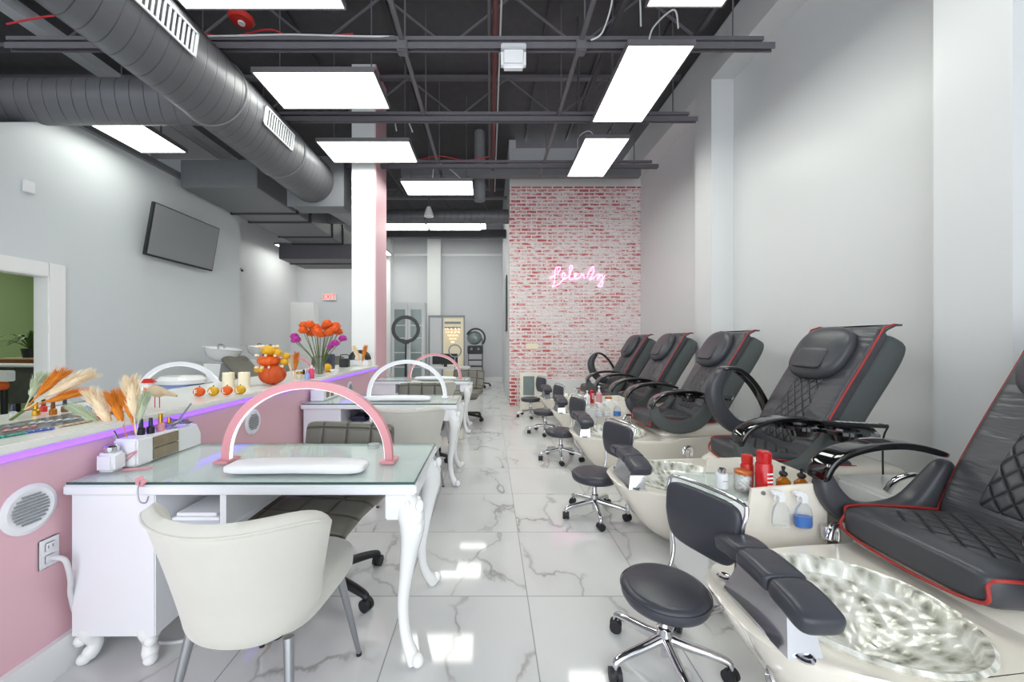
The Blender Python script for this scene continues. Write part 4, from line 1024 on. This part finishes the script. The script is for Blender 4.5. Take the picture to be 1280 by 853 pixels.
# ================================================================ PEDICURE SPAS (local y 0 = seat centre)
OX = 1.9
def make_spa():
    t = thing('pedicure_chair', '', 'pedicure chair', (OX, 0, 0), group='black pedicure spa chairs along right wall')
    og = (OX, 0, 0)
    # ---- fibreglass base: boat outline lofted upwards
    def outline(z):
        k = z/.38; pts = []
        n = 48
        for i in range(n):
            a = 2*PI*i/n
            ca, sa = math.cos(a), math.sin(a)
            sx = 1.04; 
            u = math.copysign(abs(ca)**(.55 if ca > 0 else .95), ca); v = math.copysign(abs(sa)**.62, sa)
            front = max(0, -u)
            grow = .70+.30*(k**.6)
            x = 1.86+(u*1.0)*(1.0 if u > 0 else (.66+.36*k**.55))
            q = min(max((2.05-x)/.4, 0), 1); q = q*q*(3-2*q)
            y = v*(.355+.06*q)*grow-.14*q
            pts.append((x, y))
        return pts
    zs = [0, .03, .08, .15, .22, .29, .35, .375]
    rs = [[Vector((x, y, z)) for x, y in outline(z)] for z in zs]
    cx, cy = 1.86, 0
    def shrink(ring, f, z): return [Vector((cx+(p.x-cx)*f, cy+(p.y-cy)*f, z)) for p in ring]
    rs += [shrink(rs[-1], .985, .387), shrink(rs[7], .965, .385)]
    rs.append([Vector((1.30+.303*math.cos(2*PI*i/48), -.15+.303*math.sin(2*PI*i/48), .385)) for i in range(48)])
    rs.append([Vector((1.30+.303*math.cos(2*PI*i/48), -.15+.303*math.sin(2*PI*i/48), .30)) for i in range(48)])
    b = MB(); b.rings(rs, cap=False)
    base = b.build('spa_base', 'cream', t, org=og, ang=50)
    # raised deck under the chair
    MB().pad([(1.72, .34), (1.9, .42), (2.3, .44), (2.75, .44)], .33, .07, XZ, e=.4, pe=7).build('chair_plinth', 'cream', t, org=og, ang=60)
    MB().box(1.85, 2.6, -.25, .25, .40, .50, .03).build('seat_skirt', 'shell', t, org=og)
    # bowl
    by, bx = -.15, 1.30
    MB().lathe([(.0, .20), (.12, .205), (.21, .25), (.265, .33), (.285, .395), (.305, .405), (.315, .395), (.30, .37), (.29, .36), (0, .18)], c=(bx, by, 0), n=56).build('foot_bowl', 'crystal', t, org=og, ang=60)
    MB().lathe([(0, .212), (.045, .212), (.048, .222), (.03, .226), (0, .222)], c=(bx+.13, by+.02, .012)).build('drain', 'steel', t, org=og)
    for dy in (-.36, .03):
        MB().lathe([(0, .388), (.026, .388), (.027, .394), (.02, .398), (.012, .394), (0, .394)], c=(.935, dy-.02, 0)).build('jet_control', 'chrome', t, org=og)
    # valve and pipe
    MB().lathe([(0, 0), (.035, 0), (.04, .01), (.02, .02), (0, .02)], M4=Matrix.Rotation(R(-100), 4, 'Y')@Matrix.Rotation(R(-20),4,'X'), c=(.925, -.27, .22)).build('drain_handle', 'chrome', t, org=og)
    # chrome faucet
    MB().tube(smooth([(1.62, .27, .40), (1.62, .27, .47), (1.55, .22, .48), (1.52, .2, .44)]), .014, 10).cyl((1.62, .33, .38), (1.62, .33, .44), .02).build('faucet', 'chrome', t, org=og)
    # foot rest: stand and pad running across the front
    st = MB().prism([(-.38, .385), (-.06, .385), (-.11, .525), (-.33, .525)], lambda u, v, w: Vector((w+(.385-v)*-.25*(w < .93), u, v)), .885, .99)
    st.build('pad_stand', 'chrome', t, org=og, smooth=False)
    F = lambda u, v, w: Vector((.95+w, u, v))
    for i, (a, b_) in enumerate(((-.44, -.285), (-.292, -.138), (-.145, .005))):
        MB().pad([(a, (.515, .55, .558)[i]), ((a+b_)/2, (.538, .556, .556)[i]), (b_, (.55, .557, .54)[i])], .07, .034, F, e=.5, n=28, m=18, pe=(5, 9, 5)[i], p_w=(5, 14, 5)[i]).build('footrest_pad', 'stool_leather', t, org=og, ang=80)
    # ---- seat
    sw = .275
    MB().pad([(1.63, .50), (1.72, .505), (1.95, .49), (2.3, .47)], sw, .075, XZ, e=.35, n=36, m=28, pe=7).build('seat', 'leather', t, org=og, ang=80)
    MB().pad([(1.70, .504), (1.85, .502), (2.2, .482)], .225, .0795, XZ, e=.35, n=32, m=20, pe=8).build('seat_quilting', 'quilt_seat', t, org=og, ang=80)
    pz = .44
    MB().tube(smooth([(2.3, -sw-.0, .50), (2.0, -sw-.004, .52), (1.7, -sw-.004, .55), (1.645, -sw+.02, .53), (1.63, -sw+.03, .46), (1.635, 0, .43), (1.63, sw-.03, .46), (1.645, sw-.02, .53), (1.7, sw+.004, .56), (2.0, sw+.004, .55), (2.3, sw, .52)], 6), .006, 8).build('seat_piping', 'piping', t, org=og)
    # ---- backrest
    bp = [(2.13, .50), (2.22, .70), (2.36, .95), (2.50, 1.18), (2.63, 1.40)]
    bps = smooth2(bp, 4)
    MB().pad([(x+.125, z-.05) for x, z in bps], .268, .12, XZ, e=.5, n=32, m=26, pe=5, wfn=lambda q: .95+.08*q).build('back_shell', 'shell', t, org=og, ang=80)
    MB().pad(bps, .285, .055, XZ, e=.35, n=36, m=30, pe=9, off=.01).build('backrest', 'creased', t, org=og, ang=80)
    MB().pad([(x, z) for x, z in bps if .56 < z < 1.22], .135, .062, XZ, e=.3, n=28, m=22, pe=12, off=.012, wfn=lambda q: 1.15-.35*q).build('back_quilting', 'quilt_back', t, org=og, ang=80)
    hp = [(2.385, 1.02), (2.50, 1.21), (2.60, 1.395)]
    MB().pad(smooth2(hp, 4), .225, .06, XZ, e=.7, n=32, m=24, pe=2.6, off=.075, p_w=2.6).build('headrest', 'leather', t, org=og, ang=80)
    MB().pad(smooth2([(2.41, 1.07), (2.46, 1.15), (2.50, 1.22)], 3), .12, .014, XZ, e=.6, n=24, m=14, pe=4, off=.128).build('headrest_inset', 'leather', t, org=og, ang=80)
    # top flap with pointed corners
    fl = MB(); prof = [(2.575, 1.375), (2.63, 1.412), (2.675, 1.42), (2.71, 1.405)]
    fl.rings([[Vector((x, w*(1+.02*k), z-.012+.016*abs(w)/.28*(k > 0)*k+th)) for w, th in ((-.282, 0), (-.1, .01), (.1, .01), (.282, 0), (.282, -.014), (-.282, -.014))] for k, (x, z) in enumerate(prof)])
    fl.build('top_flap', 'leather', t, org=og, ang=80)
    for s_ in (-1, 1):
        n_ = [(x-.028, s_*.287, z+.018) for x, z in bps]
        MB().tube(n_+[(2.67, s_*.285, 1.44), (2.705, s_*.287, 1.435)], .0065, 8).build('back_piping', 'piping', t, org=og)
    # ---- arms
    for s_ in (-1, 1):
        yy = s_*.345
        A = lambda u, v, w, yy=yy: Vector((u, yy+w, v))
        shell = smooth2([(1.62, .70), (1.635, .61), (1.71, .52), (1.85, .475), (2.03, .51), (2.14, .62), (2.22, .75)], 4)
        MB().pad(shell, .05, .062, A, e=.6, n=20, m=30, pe=3, wfn=lambda q: .8+.4*math.sin(PI*q), p_w=5).build('arm_shell', 'leather' if s_ > 0 else 'shell', t, org=og, ang=80)
        cap = smooth2([(1.59, .66), (1.62, .735), (1.70, .79), (1.84, .825), (2.02, .825), (2.20, .78)], 4)
        MB().pad(cap, .052, .018, A, e=.35, n=18, m=28, pe=5, wfn=lambda q: 1.25-.45*q).build('arm_cap', 'black_gloss', t, org=og, ang=60)
    MB().cyl((2.2, -.36, .62), (2.2, .36, .62), .05, n=20).build('arm_pivot', 'black', t, org=og)
    return t
def make_tray(t, og):
    tr = MB()
    for x, y in ((1.93, -.43), (2.08, -.56)):
        tr.tube([(x+.095*math.cos(2*PI*i/32), y+.095*math.sin(2*PI*i/32), .80) for i in range(32)], 1, closed=True, sect=[(.01, .022), (-.01, .022), (-.01, -.022), (.01, -.022)])
        tr.lathe([(0, .745), (.06, .745), (.078, .795), (.073, .797), (.055, .752), (0, .752)], c=(x, y, 0))
    tr.prism([(1.80, -.37), (2.25, -.37), (2.32, -.50), (2.2, -.66), (2.16, -.62), (2.2, -.46), (1.80, -.40)], XY, .785, .803)
    tr.build('cup_tray', 'black_gloss', t, org=og)
spa = make_spa()
spa.location = (OX, 4.15, 0); spa['label'] = 'third pedicure chair from camera, middle of the row, with cup tray'
spa2 = dup(spa, (OX, 5.40, 0)); spa2['label'] = 'fourth pedicure chair from camera, behind the middle one'
spa3 = dup(spa, (OX, 6.65, 0)); spa3['label'] = 'farthest pedicure chair, next to brick wall'
s_near = dup(spa, (OX, 1.52, 0)); s_near['label'] = 'nearest pedicure chair at right frame edge with crystal foot bowl'
for c_ in [o for o in bpy.data.objects if o.parent == s_near and o.name.startswith('arm_')]:
    if sum(v.co.y for v in c_.data.vertices) < -.1*len(c_.data.vertices): c_.location.x += .12     # the near arm is slid back
s_two = dup(spa, (OX, 2.82, 0)); s_two['label'] = 'second pedicure chair, whole quilted back visible, with tray and remote'
for root in (s_two, spa3):       # their far arms are folded up
    for c_ in [o for o in bpy.data.objects if o.parent == root and o.name.startswith('arm_') and 'pivot' not in o.name]:
        if sum(v.co.y for v in c_.data.vertices) > .1*len(c_.data.vertices):
            m4 = Matrix.Rotation(R(60), 4, 'Y'); pv = Vector((2.2-OX, 0, .68))
            c_.rotation_euler = (0, R(60), 0); c_.location = pv-(m4 @ pv)+Vector((.03, 0, -.1))
for s_ in (spa, spa2, s_two): make_tray(s_, (OX, 0, 0))
for c_ in [o for o in bpy.data.objects if o.parent == s_two and o.name.startswith('seat') and 'skirt' not in o.name]: c_.location.x += .13
t = thing('massage_remote', 'black massage remote resting on the second chair tray', 'remote', (2.24, 2.36, .818)); t.rotation_euler = (0, R(2), R(-6))
MB().box(-.17, .17, -.03, .03, -.011, .011, .006).build('body', 'black', t)
b = MB()
for k in range(7): b.box(-.1+.035*k, -.08+.035*k, -.012, .012, .011, .014)
b.build('buttons', 'cab_grey', t, smooth=False)
tag(MB().tube(smooth([(2.41, 2.34, .815), (2.47, 2.38, .80), (2.49, 2.43, .7), (2.49, 2.43, .45)]), .005, 8).build('remote_cord', 'black'), 'black cord hanging from the massage remote', 'cord')

# ---------------- pedicure stools (backrest towards +x local)
def make_stool():
    t = thing('pedicure_stool', 'nearest low black stool with chrome base and backrest', 'stool', (0, 0, 0), group='low black pedicure stools in the aisle')
    MB().lathe([(0, .272), (.14, .272), (.160, .276), (.168, .29), (.170, .312), (.162, .330), (.14, .337), (0, .340)], n=44).build('seat', 'stool_leather', t, ang=60)
    MB().tube([(.171*math.cos(2*PI*i/44), .171*math.sin(2*PI*i/44), .318) for i in range(44)], .0022, 6, closed=True).build('seat_seam', 'stool_leather', t)
    MB().lathe([(0, .10), (.03, .10), (.03, .16), (.022, .165), (.018, .17), (.018, .24), (.05, .25), (.07, .272), (0, .272)], n=20).build('gas_column', 'chrome', t)
    MB().lathe([(0, .045), (.016, .045), (.018, .1), (0, .1)], n=14).build('column_tip', 'chrome', t)
    MB().cyl((.0, .05, .26), (-.05, .14, .25), .005, n=8).build('height_lever', 'black', t)
    Bk = lambda u, v, w: Vector((.185+u, w, v))
    MB().pad([(.02, .425), (.01, .55), (.03, .685)], .18, .02, Bk, e=.42, n=30, m=22, pe=6, wfn=lambda q: .86+.16*q, p_w=5).build('backrest', 'stool_leather', t, ang=80)
    fr = [(.10, -.12, .265), (.17, -.135, .29), (.205, -.142, .36), (.21, -.155, .44), (.212, -.178, .60), (.225, -.184, .66), (.232, -.160, .695), (.235, 0, .702), (.232, .160, .695), (.225, .184, .66), (.212, .178, .60), (.21, .155, .44), (.205, .142, .36), (.17, .135, .29), (.10, .12, .265)]
    MB().tube(smooth(fr, 4), .0085, 10).build('back_frame', 'chrome', t)
    star_base(t, .235, .115, 'chrome', .016, .026, rot0=.55)
    return t
st = make_stool(); st.location = (.715, 1.57, 0); st.rotation_euler = (0, 0, R(22))
dup(st, (.80, 2.93, 0), R(18), 'second low black stool, at the second foot bowl')
dup(st, (.80, 4.32, 0), R(15), 'third low black stool, at the middle foot bowl')
dup(st, (.80, 5.55, 0), R(12), 'fourth low black stool, by the far white bottles')
dup(st, (.72, 6.75, 0), R(20), 'farthest low black stool, before brick wall')

# ---------------- side carts with bottles
def make_cart(label):
    t = thing('supply_cart', label, 'cart', (1.3, 2.08, 0), group='white supply carts between pedicure chairs')
    og = (1.3, 2.08, 0)
    MB().box(1.08, 1.66, 1.895, 2.30, .02, .535, .006).build('cabinet', 'glossy_white', t, org=og)
    MB().box(1.08, 1.64, 1.90, 2.29, .537, .547, .002).build('glass_shelf', 'glass', t, org=og)
    P = MB().prism([(1.20, .02), (1.655, .02), (1.655, .635), (1.285, .605)], XZ, 1.882, 1.895); P.build('near_panel', 'cream', t, org=og, smooth=False)
    MB().prism([(1.28, .48), (1.655, .48), (1.655, .635), (1.30, .625)], XZ, 2.295, 2.31).build('far_panel', 'cream', t, org=og, smooth=False)
    MB().box(1.645, 1.66, 1.895, 2.295, .485, .635).build('back_panel', 'cream', t, org=og, smooth=False)
    d = MB().box(1.068, 1.08, 1.875, 2.275, .06, .45, .003).build('drawer_front', 'glossy_white', t, org=og)
    MB().tube(smooth([(1.068, 1.98, .35), (1.05, 1.98, .35), (1.05, 2.16, .35), (1.068, 2.16, .35)], 2), .006, 8).build('handle', 'chrome', d, org=(0, 0, 0)).location = (-1.3, -2.08, 0)
    for x in (1.34, 1.61): MB().lathe([(0, 0), (.011, 0), (.009, .006), (0, .006)], M4=Matrix.Rotation(R(90), 4, 'X'), c=(x, 1.881, .585)).build('screw_cap', 'steel', t, org=og)
    return t
cart = make_cart('white supply cart with glass shelf between two nearest pedicure chairs')
dup(cart, (1.3, 4.685, 0), 0, 'white supply cart between the third and fourth pedicure chairs')
SH = .547
def can(loc, label, s=1.0, m='redcan', txt=True):
    t = thing('spray_can', label, 'spray can', loc, group='red spray cans on the near cart')
    MB().lathe([(0, 0), (.030*s, 0), (.031*s, .006), (.031*s, .12*s), (.026*s, .13*s), (0, .13*s)]).build('can', m, t)
    MB().lathe([(0, .13*s), (.024*s, .13*s), (.027*s, .136*s), (.027*s, .172*s), (.022*s, .177*s), (0, .177*s)]).build('cap', m, t)
    if txt:
        b = MB(); rr = random.Random(2)
        for i, z in enumerate((.055, .075, .095, .115)):
            for k in range(4): a = R(-100+12*k+rr.uniform(-2, 2)); b.box(.0395*math.cos(a)-.003, .0395*math.cos(a)+.003, .0395*math.sin(a)-.001, .0395*math.sin(a)+.001, z-.004, z+.004)
        b.build('print', 'text_white', t, smooth=False)
    return t
can((1.40, 1.96, SH), 'bright red spray can with white print on near cart', 1.25); can((1.375, 2.05, SH), 'darker red spray can just behind the bright red one', 1.0, 'red', False)
t = thing('cotton_jar', 'glass jar of cotton balls with copper lid on near cart', 'jar', (1.32, 2.0, SH))
MB().lathe([(0, 0), (.038, 0), (.042, .01), (.042, .085), (.036, .093), (.033, .093), (.038, .083), (.038, .008), (0, .005)]).build('jar', 'clear', t)
b = MB(); rr = random.Random(9)
for k in range(34):
    a = k*2.4; r_ = rr.uniform(.012, .026); b.ell((r_*math.cos(a), r_*math.sin(a), .016+.07*(k/34)), .011, .011, .011, 8, 6)
o = b.build('cotton_balls', 'cotton', t); o['kind'] = 'stuff'
MB().lathe([(0, .093), (.040, .093), (.041, .097), (.041, .108), (.037, .111), (0, .111)]).build('lid', 'copper', t)
t = thing('lotion_bottle', 'white lotion bottle with silver cap on near cart', 'bottle', (1.24, 2.05, SH))
MB().lathe([(0, 0), (.029, 0), (.031, .004), (.031, .07), (.027, .077), (0, .077)]).build('body', 'plastic_white', t)
MB().lathe([(0, .077), (.018, .077), (.019, .082), (.019, .1), (.015, .104), (0, .104)]).build('cap', 'chrome', t)
MB().box(-.012, .012, -.0325, -.031, .042, .045).build('print', 'grille_dark', t, smooth=False)
def amber(loc, label):
    t = thing('amber_bottle', label, 'bottle', loc, group='amber pump bottles on the near cart')
    MB().lathe([(0, 0), (.030, 0), (.032, .006), (.032, .055), (.014, .075), (.012, .08), (0, .08)]).build('bottle', 'amber', t)
    MB().lathe([(0, .08), (.014, .08), (.014, .098), (.007, .1), (.006, .115), (.009, .117), (.009, .13), (0, .131)]).build('pump_head', 'black', t)
    MB().ell((0, 0, .092), .02, .02, .014).build('collar', 'black', t)
amber((1.53, 2.0, SH), 'amber pump bottle with black top on cart, nearer red can'); amber((1.60, 1.97, SH), 'amber pump bottle with black top at cart back corner')
def spray(loc, label, liquid, rz=0, s=1.0):
    t = thing('spray_bottle', label, 'spray bottle', loc, rz, group='spray bottles hanging on cart panels')
    MB().lathe([(0, 0), (.038, 0), (.042, .01), (.041, .06), (.034, .09), (.015, .112), (.014, .122), (0, .122)], sy=.62).build('bottle', 'clear', t)
    if liquid:
        MB().lathe([(0, .004), (.036, .004), (.039, .012), (.0385, .052), (0, .053)], sy=.6).build('liquid', liquid, t)
    MB().prism([(-.014, .118), (.014, .118), (.016, .142), (.006, .165), (-.03, .172), (-.045, .166), (-.044, .155), (-.02, .15), (-.013, .138)], XZ, -.011, .011).build('nozzle', 'plastic_white', t)
    MB().tube(smooth([(-.018, 0, .15), (-.028, 0, .138), (-.026, 0, .122)]), .004, 6).build('trigger', 'plastic_white', t)
    return t
spray((1.40, 1.848, .44), 'clear empty spray bottle hung on near cart panel', None)
spray((1.51, 1.848, .435), 'spray bottle of blue cleaner hung on near cart panel', 'blueliq')
spray((1.48, 4.452, .46), 'spray bottle of blue cleaner on the far cart panel', 'blueliq')
spray((1.36, 4.452, .46), 'white spray bottle on far cart panel left of blue', 'plastic_white')
spray((1.27, 4.452, .45), 'white spray bottle at left end of far cart panel', 'plastic_white')
for x, y, m_, l, h in ((1.22, 4.8, 'plastic_white', 'white pump bottle standing at left on far cart', .14), (1.34, 4.7, 'pinkmetal', 'tall pale pink pump bottle on far cart', .2)):
    lathed('pump_bottle', [(0, 0), (.035, 0), (.037, .006), (.036, h*.7), (.015, h*.8), (0, h*.8)], m_, l, 'bottle', (x, y, SH), parts=(('pump_head', [(0, h*.8), (.015, h*.8), (.014, h*.92), (.006, h*.94), (.006, h*1.08), (.016, h*1.1), (.014, h*1.16), (0, h*1.16)], 'plastic_white'),))
t = thing('cotton_jar', 'jar with copper lid on the far cart', 'jar', (1.43, 4.62, SH)); MB().lathe([(0, 0), (.042, 0), (.042, .09), (0, .09)]).build('jar', 'cotton', t); MB().lathe([(0, .09), (.042, .09), (.042, .11), (0, .112)]).build('lid', 'copper', t)
can((1.3, 4.88, SH), 'red spray can behind the pink bottle on far cart', .9)
# box behind chairs near the wall
t = thing('wall_ledge_cabinet', 'low white boxed cabinet behind second and nearest chairs', 'cabinet', (2.55, 2.2, 0)); MB().box(-.45, .2, -.25, .12, 0, .5, .01).build('body', 'glossy_white', t); MB().box(-.44, .22, -.26, .13, .5, .52, .004).build('top', 'counter', t)
tag(MB().tube(smooth([(2.12, 2.05, .53), (2.14, 2.02, .6), (2.22, 2.0, .63), (2.28, 2.02, .56)]), .016, 10).ell((2.33, 2.03, .56), .03, .03, .03).build('hand_shower', 'chrome'), 'chrome hand shower lying behind nearest chair arm', 'faucet')
